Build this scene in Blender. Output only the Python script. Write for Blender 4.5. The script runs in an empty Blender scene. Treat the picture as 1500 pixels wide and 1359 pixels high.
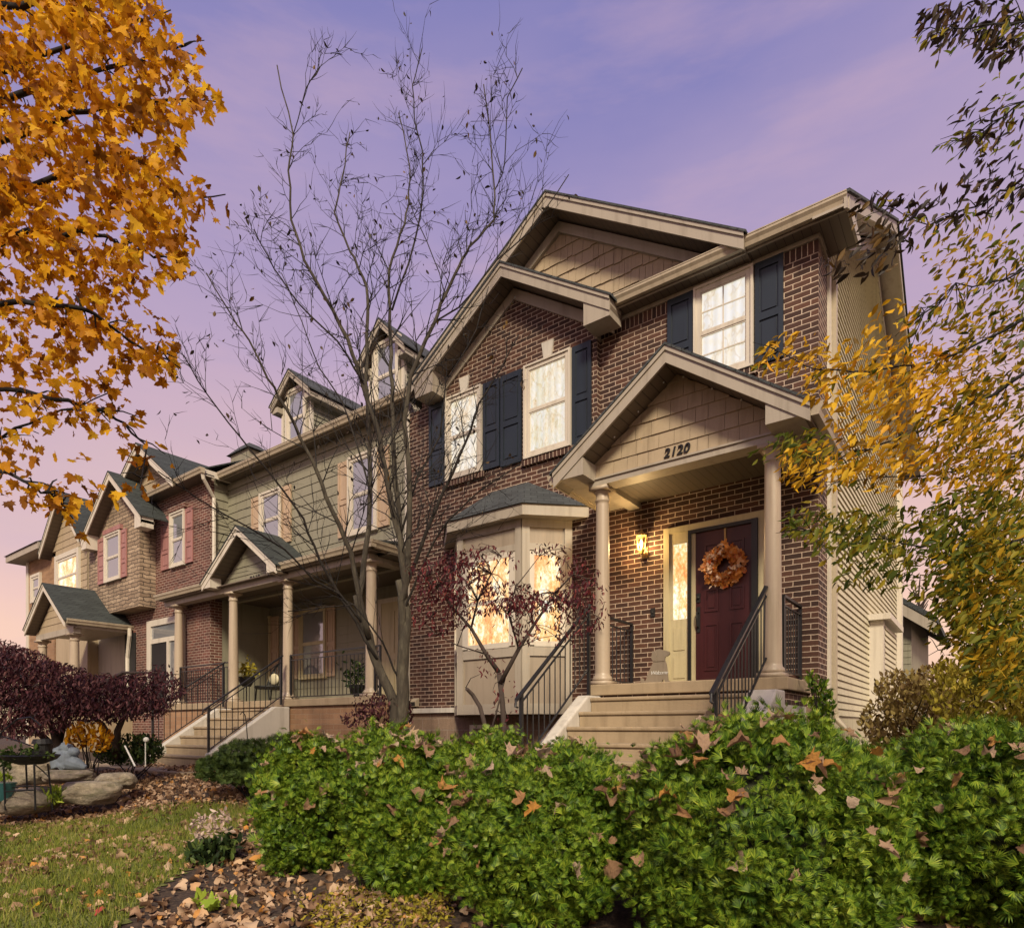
import bpy, bmesh, math, random
import numpy as np
from mathutils import Vector, Matrix
random.seed(7); RNG = np.random.default_rng(11)
SC = bpy.context.scene; COL = SC.collection
# ------------------------------------------------------------------ camera model (used to turn photo measurements into world points)
F = 938.0; HX, HY = 750.0, 1064.0; TH = math.radians(36.65); CT, ST = math.cos(TH), math.sin(TH); EYE = 1.25
def _out(px, py, d):
    u = (px-HX)/F
    return Vector((d*(u*CT-ST), d*(u*ST+CT), EYE+(HY-py)/F*d))
def at(px, py, Y): return _out(px, py, Y/((px-HX)/F*ST+CT))          # point on the facade-parallel plane Y
def atx(px, py, X): return _out(px, py, X/((px-HX)/F*CT-ST))         # point on the plane X
def atd(px, py, d): return _out(px, py, d)                           # point at a distance along the view
def gz(x, y):
    b = float(np.interp(y, [-6, 1.5, 3.2, 4.2, 6, 8, 40], [-.06, 0, .12, .33, .53, .60, .62]))
    return b + .025*math.sin(x*1.7+y*2.3)+.02*math.sin(x*3.1-y*1.3)
# ------------------------------------------------------------------ objects
def tag(o, label=None, cat=None, group=None, kind=None):
    if label: o['label'] = label
    if cat: o['category'] = cat
    if group: o['group'] = group
    if kind: o['kind'] = kind
    return o
def thing(name, label, cat, loc=(0, 0, 0), group=None):
    o = bpy.data.objects.new(name, None); o.empty_display_size = .2; COL.objects.link(o); o.location = loc
    return tag(o, label, cat, group)
def link(name, me, parent=None):
    o = bpy.data.objects.new(name, me); COL.objects.link(o)
    if parent is not None:
        o.parent = parent; r = parent; L = Vector((0, 0, 0))
        while r is not None: L += r.location; r = r.parent
        if parent.type == 'EMPTY': o.matrix_parent_inverse = Matrix.Translation(-L)
        else: o.matrix_parent_inverse = Matrix.Identity(4)
    return o
class MB:
    def __init__(s): s.v = []; s.f = []
    def add(s, vs, fs):
        n = len(s.v); s.v += [tuple(p) for p in vs]; s.f += [tuple(i+n for i in f) for f in fs]; return s
    def box(s, x0, x1, y0, y1, z0, z1):
        x0, x1 = min(x0, x1), max(x0, x1); y0, y1 = min(y0, y1), max(y0, y1); z0, z1 = min(z0, z1), max(z0, z1)
        return s.add([(x0,y0,z0),(x1,y0,z0),(x1,y1,z0),(x0,y1,z0),(x0,y0,z1),(x1,y0,z1),(x1,y1,z1),(x0,y1,z1)],
            [(0,3,2,1),(4,5,6,7),(0,1,5,4),(1,2,6,5),(2,3,7,6),(3,0,4,7)])
    def face(s, pts): return s.add(pts, [tuple(range(len(pts)))])
    def ext(s, pts, d):            # polygon swept by vector d, closed
        n = len(pts); d = Vector(d); a = [Vector(p) for p in pts]
        nrm = Vector((0, 0, 0))
        for i in range(n): nrm += a[i].cross(a[(i+1) % n])
        if nrm.dot(d) > 0: a = a[::-1]
        return s.add(a+[p+d for p in a], [tuple(range(n)), tuple(range(2*n-1, n-1, -1))]+[(j, i, i+n, j+n) for i in range(n) for j in [(i+1) % n]])
    def xz(s, pts, y0, y1): return s.ext([(x, y0, z) for x, z in pts], (0, y1-y0, 0))
    def yz(s, pts, x0, x1): return s.ext([(x0, y, z) for y, z in pts], (x1-x0, 0, 0))
    def xy(s, pts, z0, z1): return s.ext([(x, y, z0) for x, y in pts], (0, 0, z1-z0))
    def lathe(s, cx, cy, prof, n=20):
        vs = []; fs = []
        for r, z in prof:
            for k in range(n):
                a = 2*math.pi*k/n; vs.append((cx+r*math.cos(a), cy+r*math.sin(a), z))
        for i in range(len(prof)-1):
            for k in range(n):
                k2 = (k+1) % n; fs.append((i*n+k, i*n+k2, (i+1)*n+k2, (i+1)*n+k))
        fs.append(tuple(range(n-1, -1, -1))); m = (len(prof)-1)*n; fs.append(tuple(m+k for k in range(n)))
        return s.add(vs, fs)
    def tube(s, pts, rad, n=6):
        pts = [Vector(p) for p in pts]
        if not isinstance(rad, (list, tuple)): rad = [rad]*len(pts)
        vs = []; ref = Vector((0.31, .57, .76))
        for i, p in enumerate(pts):
            t = (pts[min(i+1, len(pts)-1)]-pts[max(i-1, 0)])
            if t.length < 1e-9: t = Vector((0, 0, 1))
            t.normalize(); u = t.cross(ref)
            if u.length < .1: u = t.cross(Vector((1, 0, 0)))
            u.normalize(); w = t.cross(u); ref = w.cross(t) if False else ref
            for k in range(n):
                a = 2*math.pi*k/n; vs.append(p+(u*math.cos(a)+w*math.sin(a))*rad[i])
        fs = [(i*n+k, i*n+(k+1) % n, (i+1)*n+(k+1) % n, (i+1)*n+k) for i in range(len(pts)-1) for k in range(n)]
        fs.append(tuple(range(n-1, -1, -1))); m = (len(pts)-1)*n; fs.append(tuple(m+k for k in range(n)))
        return s.add(vs, fs)
    def ball(s, c, r, nu=10, nv=7, sc=(1, 1, 1)):
        prof = []; vs = []; fs = []
        for j in range(nv+1):
            a = math.pi*j/nv
            for k in range(nu):
                b = 2*math.pi*k/nu; vs.append((c[0]+r*sc[0]*math.sin(a)*math.cos(b), c[1]+r*sc[1]*math.sin(a)*math.sin(b), c[2]-r*sc[2]*math.cos(a)))
        for j in range(nv):
            for k in range(nu): fs.append((j*nu+k, j*nu+(k+1) % nu, (j+1)*nu+(k+1) % nu, (j+1)*nu+k))
        return s.add(vs, fs)
    def build(s, name, m, parent=None, smooth=False, bevel=0):
        me = bpy.data.meshes.new(name); me.from_pydata(s.v, [], s.f); me.validate(); me.update()
        me.materials.append(m)
        if smooth:
            me.polygons.foreach_set('use_smooth', [True]*len(me.polygons)); me.update()
        o = link(name, me, parent)
        if bevel:
            b = o.modifiers.new('bevel', 'BEVEL'); b.width = bevel; b.segments = 2; b.limit_method = 'ANGLE'
        return o
def part(name, m, parent, fn, **k):
    mb = MB(); fn(mb); return mb.build(name, m, parent, **k)
def fastmesh(name, V, T, m, parent=None, k=3):
    me = bpy.data.meshes.new(name); V = np.asarray(V, np.float32).reshape(-1, 3); T = np.asarray(T, np.int32).reshape(-1, k)
    me.vertices.add(len(V)); me.vertices.foreach_set('co', V.ravel()); me.loops.add(T.size); me.loops.foreach_set('vertex_index', T.ravel())
    me.polygons.add(len(T)); me.polygons.foreach_set('loop_start', np.arange(len(T), dtype=np.int32)*k)
    me.update(calc_edges=True); me.materials.append(m)
    return link(name, me, parent) if parent != 'none' else me
# ------------------------------------------------------------------ materials
class NT:
    def __init__(s, name):
        s.m = bpy.data.materials.new(name); s.m.use_nodes = True; s.t = s.m.node_tree; s.t.nodes.clear()
        s.o = s.n('ShaderNodeOutputMaterial'); s.geo = s.n('ShaderNodeNewGeometry')
    def n(s, t, **kw):
        x = s.t.nodes.new(t)
        for k, v in kw.items():
            if k.startswith('_'): setattr(x, k[1:], v)
            else:
                k = k.replace('__', ' '); 
                if hasattr(v, 'is_output'): s.t.links.new(v, x.inputs[k])
                else: x.inputs[k].default_value = v
        return x
    def l(s, a, b): s.t.links.new(a, b)
    def math(s, op, a, b=0.0):
        x = s.t.nodes.new('ShaderNodeMath'); x.operation = op
        for i, v in enumerate((a, b)):
            if hasattr(v, 'is_output'): s.l(v, x.inputs[i])
            else: x.inputs[i].default_value = v
        return x.outputs[0]
    def mix(s, f, a, b, mode='MIX'):
        x = s.t.nodes.new('ShaderNodeMix'); x.data_type = 'RGBA'; x.blend_type = mode
        for i, v in ((0, f), (6, a), (7, b)):
            if hasattr(v, 'is_output'): s.l(v, x.inputs[i])
            else: x.inputs[i].default_value = (v if i == 0 else (*v[:3], 1))
        return x.outputs[2]
    def noise(s, scale, vec=None, detail=4, rough=.55):
        x = s.n('ShaderNodeTexNoise', Scale=scale, Detail=detail, Roughness=rough); s.l(vec or s.geo.outputs['Position'], x.inputs['Vector']); return x.outputs['Fac']
    def ramp(s, f, stops):
        x = s.t.nodes.new('ShaderNodeValToRGB'); e = x.color_ramp.elements
        while len(e) < len(stops): e.new(.5)
        for i, (p, c) in enumerate(stops): e[i].position = p; e[i].color = (*c[:3], 1)
        s.l(f, x.inputs[0]); return x.outputs[0]
    def bump(s, h, strength=.3, dist=.01, nrm=None):
        x = s.n('ShaderNodeBump', Strength=strength, Distance=dist); s.l(h, x.inputs['Height']); 
        if nrm: s.l(nrm, x.inputs['Normal'])
        return x.outputs[0]
    def stretch(s, sx, sy, sz):
        x = s.n('ShaderNodeMapping'); x.inputs['Scale'].default_value = (sx, sy, sz); s.l(s.geo.outputs['Position'], x.inputs['Vector']); return x.outputs[0]
    def bsdf(s, color, rough=.6, bump=None, **kw):
        b = s.n('ShaderNodeBsdfPrincipled')
        for k, v in (('Base Color', color), ('Roughness', rough)):
            if hasattr(v, 'is_output'): s.l(v, b.inputs[k])
            elif k == 'Base Color': b.inputs[k].default_value = (*v[:3], 1)
            else: b.inputs[k].default_value = v
        if bump is not None: s.l(bump, b.inputs['Normal'])
        for k, v in kw.items():
            k = k.replace('__', ' ')
            if hasattr(v, 'is_output'): s.l(v, b.inputs[k])
            else: b.inputs[k].default_value = v
        s.l(b.outputs[0], s.o.inputs[0]); return b
def sc3(c, k): return tuple(x*k for x in c[:3])
def paint(name, c, rough=.55, var=.18, bs=.15, grain=None):
    t = NT(name); f = t.noise(2.3); g = t.noise(38)
    col = t.mix(f, sc3(c, 1-var), sc3(c, 1+var)); col = t.mix(t.math('MULTIPLY', g, .35), col, sc3(c, .72)); st = t.noise(1.0, t.stretch(9, 9, .7), 4, .6); col = t.mix(t.ramp(st, [(.50, (0, 0, 0)), (.72, (.55,)*3)]), col, (c[0]*.55, c[1]*.52, c[2]*.48))
    h = t.noise(60, t.stretch(*grain) if grain else None)
    t.bsdf(col, rough, t.bump(h, bs, .004)); return t.m
def wallvec(t):
    """(x or y, z) wall coordinates chosen by which way the wall faces"""
    p = t.n('ShaderNodeSeparateXYZ'); t.l(t.geo.outputs['Position'], p.inputs[0]); q = t.n('ShaderNodeSeparateXYZ'); t.l(t.geo.outputs['True Normal'], q.inputs[0])
    side = t.math('GREATER_THAN', t.math('ABSOLUTE', q.outputs[0]), .75)
    x = t.n('ShaderNodeMix', _data_type='FLOAT'); t.l(side, x.inputs[0]); t.l(p.outputs[0], x.inputs[2]); t.l(p.outputs[1], x.inputs[3])
    c = t.n('ShaderNodeCombineXYZ'); t.l(x.outputs[0], c.inputs[0]); t.l(p.outputs[2], c.inputs[1]); return c.outputs[0]
def brick(name, c1, c2, mortar, bw=.203, rh=.0677, ms=.0052, soldier=False, rough=.8, zoff=0, bs=.7, warp=(13.0, .009)):
    t = NT(name); v = wallvec(t)
    if zoff:
        mv = t.n('ShaderNodeVectorMath', _operation='SUBTRACT'); t.l(v, mv.inputs[0]); mv.inputs[1].default_value = (0, zoff, 0); v = mv.outputs[0]
    w = t.n('ShaderNodeTexNoise', Scale=warp[0], Detail=3.0); t.l(t.geo.outputs['Position'], w.inputs['Vector'])
    off = t.n('ShaderNodeVectorMath', _operation='SCALE'); t.l(w.outputs['Color'], off.inputs[0]); off.inputs['Scale'].default_value = warp[1]
    vv = t.n('ShaderNodeVectorMath', _operation='ADD'); t.l(v, vv.inputs[0]); t.l(off.outputs[0], vv.inputs[1])
    b = t.n('ShaderNodeTexBrick', Scale=1.0, Mortar__Size=ms, Mortar__Smooth=.12, Bias=-.1, Brick__Width=bw, Row__Height=rh, Color1=(*c1, 1), Color2=(*c2, 1), Mortar=(*mortar, 1))
    if soldier: b.offset = 0
    t.l(vv.outputs[0], b.inputs['Vector'])
    big = t.noise(1.1); fine = t.noise(55)
    col = t.mix(t.math('MULTIPLY', big, .45), b.outputs['Color'], sc3(c1, .55), 'MIX') if False else t.mix(.5, b.outputs['Color'], t.ramp(fine, [(.3, (.32,)*3), (.7, (.68,)*3)]), 'OVERLAY')
    col = t.mix(.7, col, t.ramp(big, [(.3, (.36,)*3), (.7, (.62,)*3)]), 'OVERLAY'); st = t.noise(1.0, t.stretch(5, 5, .35), 5, .65)
    col = t.mix(t.ramp(st, [(.48, (0, 0, 0)), (.75, (.7,)*3)]), col, t.mix(.5, col, (.02, .014, .010)))
    h = t.math('ADD', t.math('MULTIPLY', b.outputs['Fac'], -1.0), t.math('MULTIPLY', fine, .35))
    t.bsdf(col, rough, t.bump(h, bs, .008 if bs < .9 else .03)); return t.m
def shingles(name, c):
    t = NT(name); p = t.n('ShaderNodeSeparateXYZ'); t.l(t.geo.outputs['Position'], p.inputs[0])
    c2 = t.n('ShaderNodeCombineXYZ'); t.l(t.math('ADD', p.outputs[0], t.math('MULTIPLY', p.outputs[1], .73)), c2.inputs[0]); t.l(t.math('MULTIPLY', p.outputs[2], 1.9), c2.inputs[1])
    b = t.n('ShaderNodeTexBrick', Scale=1.0, Mortar__Size=.006, Brick__Width=.24, Row__Height=.13, Color1=(*sc3(c, .8), 1), Color2=(*sc3(c, 1.25), 1), Mortar=(*sc3(c, .3), 1)); t.l(c2.outputs[0], b.inputs['Vector'])
    g = t.noise(120); col = t.mix(.6, b.outputs['Color'], t.ramp(g, [(.35, (.3,)*3), (.65, (.7,)*3)]), 'OVERLAY')
    t.bsdf(col, .9, t.bump(t.math('SUBTRACT', g, t.math('MULTIPLY', b.outputs['Fac'], 2.0)), .6, .01)); return t.m
def foliage(name, stops, trans=.35, rough=.55, clump=None):
    t = NT(name); r = t.geo.outputs['Random Per Island']
    if clump:
        r = t.math('ADD', t.math('MULTIPLY', r, .62), t.math('MULTIPLY', t.math('SUBTRACT', t.noise(clump, detail=2), .28), .85))
    col = t.ramp(r, stops)
    d = t.n('ShaderNodeBsdfPrincipled', Roughness=rough); t.l(col, d.inputs['Base Color']); d.inputs['Specular IOR Level'].default_value = .25
    tr = t.n('ShaderNodeBsdfTranslucent'); t.l(col, tr.inputs[0]); mx = t.n('ShaderNodeMixShader'); mx.inputs[0].default_value = trans
    t.l(d.outputs[0], mx.inputs[1]); t.l(tr.outputs[0], mx.inputs[2]); t.l(mx.outputs[0], t.o.inputs[0]); return t.m
def painted_refl(name, stops, strength=1.0, scale=3.0, refl=.2):
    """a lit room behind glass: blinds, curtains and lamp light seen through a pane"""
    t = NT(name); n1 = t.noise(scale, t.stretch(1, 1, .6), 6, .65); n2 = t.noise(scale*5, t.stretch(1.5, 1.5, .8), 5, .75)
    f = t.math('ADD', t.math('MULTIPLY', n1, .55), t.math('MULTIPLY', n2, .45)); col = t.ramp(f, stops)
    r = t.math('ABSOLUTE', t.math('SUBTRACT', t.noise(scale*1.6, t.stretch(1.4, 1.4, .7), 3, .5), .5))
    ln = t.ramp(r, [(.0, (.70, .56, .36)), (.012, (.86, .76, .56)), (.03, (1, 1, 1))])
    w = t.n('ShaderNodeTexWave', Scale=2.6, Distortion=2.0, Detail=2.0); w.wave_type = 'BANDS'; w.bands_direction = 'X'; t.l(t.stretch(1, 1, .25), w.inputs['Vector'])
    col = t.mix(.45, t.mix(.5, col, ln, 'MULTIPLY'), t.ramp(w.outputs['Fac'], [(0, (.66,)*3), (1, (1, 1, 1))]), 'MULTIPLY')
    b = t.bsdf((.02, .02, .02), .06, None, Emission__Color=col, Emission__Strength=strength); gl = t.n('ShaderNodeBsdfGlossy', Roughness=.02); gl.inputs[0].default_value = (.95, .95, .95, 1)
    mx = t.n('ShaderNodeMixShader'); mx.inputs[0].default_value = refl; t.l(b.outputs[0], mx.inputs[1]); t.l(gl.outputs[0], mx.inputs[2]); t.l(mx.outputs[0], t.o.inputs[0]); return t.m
def darkglass(name, c=(.02, .022, .025), blinds=False):
    t = NT(name); h = t.noise(3.2, None, 3)
    em = t.ramp(t.noise(2.2, None, 4), [(.42, (.0, .0, .0)), (.62, (.02, .017, .014))])
    b = t.bsdf(c, .05, t.bump(h, .12, .02), Specular__IOR__Level=.9, Metallic=.6, Base__Color=(.42, .43, .45, 1)); return t.m
M = {}
M['brick'] = brick('dark_red_brick', (.036, .014, .009), (.100, .040, .023), (.54, .42, .32))
M['soldier'] = brick('soldier_brick', (.036, .014, .009), (.100, .040, .023), (.54, .42, .32), bw=.0677, rh=.203, soldier=True, zoff=EYE+5.93-.207)
M['redbrick'] = brick('red_brick', (.085, .030, .022), (.17, .064, .046), (.48, .39, .31))
M['block'] = brick('tan_block', (.20, .135, .095), (.27, .185, .125), (.30, .24, .19), bw=.40, rh=.20, ms=.006)
M['tanbrick'] = brick('tan_brick', (.27, .15, .08), (.36, .21, .115), (.36, .27, .18), bw=.40, rh=.10, ms=.004)
M['stone'] = brick('ledge_stone', (.26, .185, .125), (.44, .33, .23), (.06, .045, .035), bw=.36, rh=.10, ms=.009, rough=.9, bs=1.0, warp=(4.5, .11))
M['trim'] = paint('taupe_trim', (.385, .335, .27), .5, .08)
M['column'] = paint('column_paint', (.42, .335, .245), .42, .06)
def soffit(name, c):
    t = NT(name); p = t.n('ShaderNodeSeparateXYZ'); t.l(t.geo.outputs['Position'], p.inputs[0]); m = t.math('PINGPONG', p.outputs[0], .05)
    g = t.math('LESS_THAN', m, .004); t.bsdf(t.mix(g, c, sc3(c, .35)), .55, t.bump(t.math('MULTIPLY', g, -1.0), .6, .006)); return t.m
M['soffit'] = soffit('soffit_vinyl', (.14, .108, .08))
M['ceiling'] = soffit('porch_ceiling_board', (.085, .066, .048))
M['gutter'] = paint('gutter_metal', (.43, .36, .26), .4, .08)
M['shake'] = paint('shake_siding', (.40, .31, .205), .65, .14, .5, (14, 14, .35))
M['cream'] = paint('cream_siding', (.60, .545, .375), .5, .06)
M['sage'] = paint('sage_siding', (.25, .235, .170), .55, .10)
M['whitetrim'] = paint('white_trim', (.62, .56, .47), .45, .06)
M['creamtrim'] = paint('cream_trim', (.52, .45, .27), .42, .08)
M['bayp'] = paint('bay_panel_paint', (.33, .27, .205), .5, .06)
M['navy'] = paint('navy_shutter', (.015, .024, .035), .42, .15)
M['pink'] = paint('rose_shutter', (.36, .17, .155), .5, .12)
M['beige'] = paint('beige_shutter', (.47, .34, .23), .5, .1)
M['maroon'] = paint('maroon_door', (.055, .010, .012), .4, .12)
M['iron'] = paint('black_iron', (.018, .019, .022), .34, .1)
M['blackframe'] = paint('black_frame', (.012, .014, .014), .35, .1)
M['conc'] = paint('tan_concrete', (.36, .275, .175), .88, .34, .8)
M['whiteconc'] = paint('painted_concrete', (.56, .52, .46), .75, .2, .5)
M['shingle'] = shingles('grey_shingles', (.048, .053, .056))
M['dshingle'] = shingles('dark_shingles', (.035, .042, .040))
M['black'] = paint('matte_black', (.01, .01, .01), .6, .1)
M['number'] = paint('number_metal', (.012, .011, .010), .4, .05)
M['brass'] = paint('aged_brass', (.42, .27, .09), .35, .1)
M['lit'] = painted_refl('lit_cream_window', [(.30, (.62, .44, .20)), (.40, (.92, .72, .42)), (.47, (1, .90, .66)), (.58, (1, .97, .88)), (.72, (.92, .90, .80))], .98, 2.1)  # cream emission stands in for bright sky mirrored in the panes
M['litamber'] = painted_refl('lit_amber_window', [(.34, (.50, .15, .03)), (.43, (.95, .40, .12)), (.50, (1, .62, .26)), (.56, (1, .90, .66)), (.66, (1, .97, .90))], 1.3, 3.6, .08)  # orange emission stands in for the yellow tree mirrored in the panes
M['dark'] = darkglass('reflective_window')
def bark(name, c, pale):
    t = NT(name); n = t.noise(7, t.stretch(1, 1, .4), 6, .7); g = t.noise(34, t.stretch(1, 1, .18), 5, .7)
    col = t.mix(t.ramp(n, [(.45, (0, 0, 0)), (.68, (.75,)*3)]), c, pale); col = t.mix(t.ramp(g, [(.35, (.7,)*3), (.6, (0, 0, 0))]), col, sc3(c, .4)); t.bsdf(col, .92, t.bump(g, 1.0, .02)); return t.m
M['bark'] = bark('grey_bark', (.055, .044, .032), (.13, .115, .08)); M['limb'] = bark('dark_limb_bark', (.022, .017, .014), (.045, .037, .028))
M['twig'] = paint('dark_twig', (.010, .008, .008), .9, .2, .4)
M['dbark'] = paint('dark_bark', (.06, .042, .035), .9, .3, .8, (1, 1, .3))
M['orangeleaf'] = foliage('orange_maple_leaf', [(0, (.16, .060, .005)), (.2, (.38, .14, .006)), (.45, (.62, .27, .008)), (.75, (.80, .42, .014)), (.9, (.86, .52, .03)), (1, (.40, .12, .006))], .55)
M['goldleaf'] = foliage('gold_leaf', [(0, (.16, .095, .012)), (.22, (.52, .29, .016)), (.55, (.80, .46, .016)), (.85, (.78, .52, .04)), (1, (.80, .33, .02))], .45)
M['amberleaf'] = foliage('amber_olive_leaf', [(0, (.07, .07, .010)), (.3, (.20, .17, .014)), (.55, (.42, .27, .016)), (.8, (.60, .36, .02)), (1, (.30, .24, .02))], .5)
M['greenleaf'] = foliage('olive_leaf', [(0, (.04, .065, .010)), (.35, (.11, .145, .016)), (.65, (.22, .225, .024)), (1, (.42, .31, .022))], .45)
M['redleaf'] = foliage('burgundy_leaf', [(0, (.035, .010, .014)), (.4, (.075, .014, .021)), (.8, (.14, .022, .03)), (1, (.24, .06, .05))], .3)
M['purpleleaf'] = foliage('purple_leaf', [(0, (.022, .010, .013)), (.4, (.055, .016, .022)), (.75, (.105, .032, .038)), (1, (.20, .09, .085))], .25)
M['hedge'] = foliage('arborvitae_green', [(0, (.010, .028, .005)), (.22, (.036, .088, .010)), (.45, (.095, .175, .015)), (.72, (.22, .315, .026)), (1, (.42, .47, .055))], .28, .5, 5.5)
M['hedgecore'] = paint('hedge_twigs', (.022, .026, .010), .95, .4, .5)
M['juniper'] = foliage('juniper_green', [(0, (.016, .030, .008)), (.5, (.055, .095, .020)), (1, (.13, .18, .035))], .25, .6, 4)
M['darkgreen'] = foliage('dark_green_leaf', [(0, (.014, .026, .010)), (.6, (.04, .075, .02)), (1, (.10, .14, .03))], .25)
t = NT('dry_leaf'); oi = t.n('ShaderNodeObjectInfo'); tcd = t.n('ShaderNodeTexCoord'); vn = t.noise(5, tcd.outputs['Object'], 6, .7)
col = t.ramp(oi.outputs['Random'], [(0, (.24, .12, .06)), (.25, (.42, .25, .14)), (.5, (.60, .40, .26)), (.75, (.72, .54, .38)), (.9, (.52, .28, .13)), (1, (.68, .32, .06))]); col = t.mix(t.ramp(vn, [(.48, (0, 0, 0)), (.75, (.5,)*3)]), col, (.16, .08, .04))
d = t.bsdf(col, .75, t.bump(vn, .8, .05)); tr = t.n('ShaderNodeBsdfTranslucent'); t.l(col, tr.inputs[0]); mx = t.n('ShaderNodeMixShader'); mx.inputs[0].default_value = .25; t.l(d.outputs[0], mx.inputs[1]); t.l(tr.outputs[0], mx.inputs[2]); t.l(mx.outputs[0], t.o.inputs[0]); M['tanleaf'] = t.m
M['litter'] = foliage('leaf_litter', [(0, (.07, .038, .022)), (.3, (.22, .125, .068)), (.6, (.42, .27, .165)), (.88, (.62, .45, .30)), (1, (.58, .26, .05))], .25, .75)
M['grass'] = foliage('lawn_grass', [(0, (.055, .080, .014)), (.35, (.14, .185, .024)), (.65, (.25, .265, .045)), (1, (.42, .34, .13))], .3, .6, 1.3)
M['yellowbush'] = foliage('yellow_bush_leaf', [(0, (.10, .085, .012)), (.4, (.26, .22, .022)), (.75, (.42, .35, .04)), (1, (.50, .30, .05))], .35, .6, 2)
M['brownbush'] = foliage('fading_bush_leaf', [(0, (.08, .05, .022)), (.35, (.20, .13, .045)), (.7, (.34, .26, .075)), (1, (.42, .32, .11))], .3, .6, 2)
M['lime'] = foliage('lime_leaf', [(0, (.22, .34, .03)), (1, (.42, .52, .06))], .35)
M['petal'] = foliage('dried_petal', [(0, (.45, .32, .25)), (1, (.72, .58, .50))], .3)
t = NT('boulder_stone'); n1 = t.noise(2.2, None, 5, .6); n2 = t.noise(14, None, 8, .75); n3 = t.noise(5, t.stretch(1, 1, 3), 4, .6)
col = t.ramp(n1, [(.32, (.20, .17, .13)), (.5, (.36, .30, .215)), (.68, (.46, .40, .30))]); col = t.mix(t.ramp(n3, [(.5, (0, 0, 0)), (.68, (.6,)*3)]), col, (.12, .12, .06)); col = t.mix(.7, col, t.ramp(n2, [(.35, (.28,)*3), (.62, (.66,)*3)]), 'OVERLAY')
t.bsdf(col, .95, t.bump(t.math('ADD', n2, t.math('MULTIPLY', n3, .8)), 1.0, .05)); M['rock'] = t.m
M['statue'] = paint('grey_statue_stone', (.20, .245, .29), .7, .3, .7)
M['tealpot'] = paint('teal_glaze', (.06, .20, .21), .3, .2)
M['wood'] = paint('weathered_board', (.25, .20, .145), .75, .2, .5, (6, 6, .5))
M['white'] = paint('white_paint', (.66, .65, .62), .5, .03)
M['redbud'] = foliage('red_leaf', [(0, (.35, .03, .03)), (1, (.5, .12, .08))], .3)
# ------------------------------------------------------------------ camera, world, sun
cam = bpy.data.cameras.new('camera'); co = bpy.data.objects.new('camera', cam); COL.objects.link(co); SC.camera = co
co.location = (0, 0, EYE); co.rotation_euler = (math.pi/2, 0, TH); cam.sensor_width = 36; cam.lens = F*36/1500; cam.shift_y = (HY-679.5)/1500; cam.clip_end = 500; cam.clip_start = .05
SC.view_settings.view_transform = 'Standard'; SC.view_settings.look = 'None'; SC.view_settings.exposure = 0.16; SC.view_settings.gamma = 1
SC.cycles.use_denoising = True; SC.cycles.max_bounces = 6; SC.cycles.transparent_max_bounces = 4
SUN_EL, SUN_AZ = math.radians(38), math.radians(141)      # azimuth from +Y clockwise
W = bpy.data.worlds.new('World'); SC.world = W; W.use_nodes = True; nt = W.node_tree; nt.nodes.clear()
def wn(t, **k):
    x = nt.nodes.new(t)
    for a, b in k.items(): setattr(x, a, b)
    return x
tc = wn('ShaderNodeTexCoord'); sx = wn('ShaderNodeSeparateXYZ'); nt.links.new(tc.outputs['Generated'], sx.inputs[0])
mp = wn('ShaderNodeMapping'); mp.inputs['Scale'].default_value = (1.0, 1.0, 3.2); nt.links.new(tc.outputs['Generated'], mp.inputs['Vector'])
nz = wn('ShaderNodeTexNoise'); nz.inputs['Scale'].default_value = 1.9; nz.inputs['Detail'].default_value = 5; nt.links.new(mp.outputs[0], nz.inputs['Vector'])
def wm(op, a, b):
    x = wn('ShaderNodeMath', operation=op)
    for i, v in enumerate((a, b)):
        if hasattr(v, 'is_output'): nt.links.new(v, x.inputs[i])
        else: x.inputs[i].default_value = v
    return x.outputs[0]
el = wm('ADD', sx.outputs[2], wm('MULTIPLY', wm('SUBTRACT', nz.outputs['Fac'], .5), .34))
el = wm('ADD', el, wm('MULTIPLY', wm('ADD', wm('MULTIPLY', sx.outputs[0], .85), wm('MULTIPLY', sx.outputs[1], .52)), -.07))   # warmer towards the sunset side
rp = wn('ShaderNodeValToRGB'); e = rp.color_ramp.elements
stops = [(0, (.88, .54, .36)), (.10, (.96, .60, .40)), (.20, (.84, .53, .45)), (.32, (.66, .45, .48)), (.50, (.50, .365, .51)), (.64, (.365, .29, .50)), (.78, (.20, .195, .46)), (1, (.16, .16, .38))]
while len(e) < len(stops): e.new(.5)
for i, (p, c) in enumerate(stops): e[i].position = p; e[i].color = (*c, 1)
nt.links.new(el, rp.inputs[0])
mp2 = wn('ShaderNodeMapping'); mp2.inputs['Scale'].default_value = (1.3, 1.3, 7.0); mp2.inputs['Rotation'].default_value = (.10, .12, 0); nt.links.new(tc.outputs['Generated'], mp2.inputs['Vector'])
nz2 = wn('ShaderNodeTexNoise'); nz2.inputs['Scale'].default_value = 2.2; nz2.inputs['Detail'].default_value = 6; nz2.inputs['Roughness'].default_value = .58; nt.links.new(mp2.outputs[0], nz2.inputs['Vector'])
cf = wn('ShaderNodeValToRGB'); cf.color_ramp.elements[0].position = .47; cf.color_ramp.elements[0].color = (0, 0, 0, 1); cf.color_ramp.elements[1].position = .72; cf.color_ramp.elements[1].color = (.42, .42, .42, 1); nt.links.new(nz2.outputs['Fac'], cf.inputs[0])
cm = wn('ShaderNodeMix', data_type='RGBA'); nt.links.new(cf.outputs[0], cm.inputs[0]); nt.links.new(rp.outputs[0], cm.inputs[6]); cm.inputs[7].default_value = (.64, .42, .50, 1)   # thin pink cloud
bg1 = wn('ShaderNodeBackground'); nt.links.new(cm.outputs[2], bg1.inputs[0]); bg1.inputs[1].default_value = .90
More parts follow.
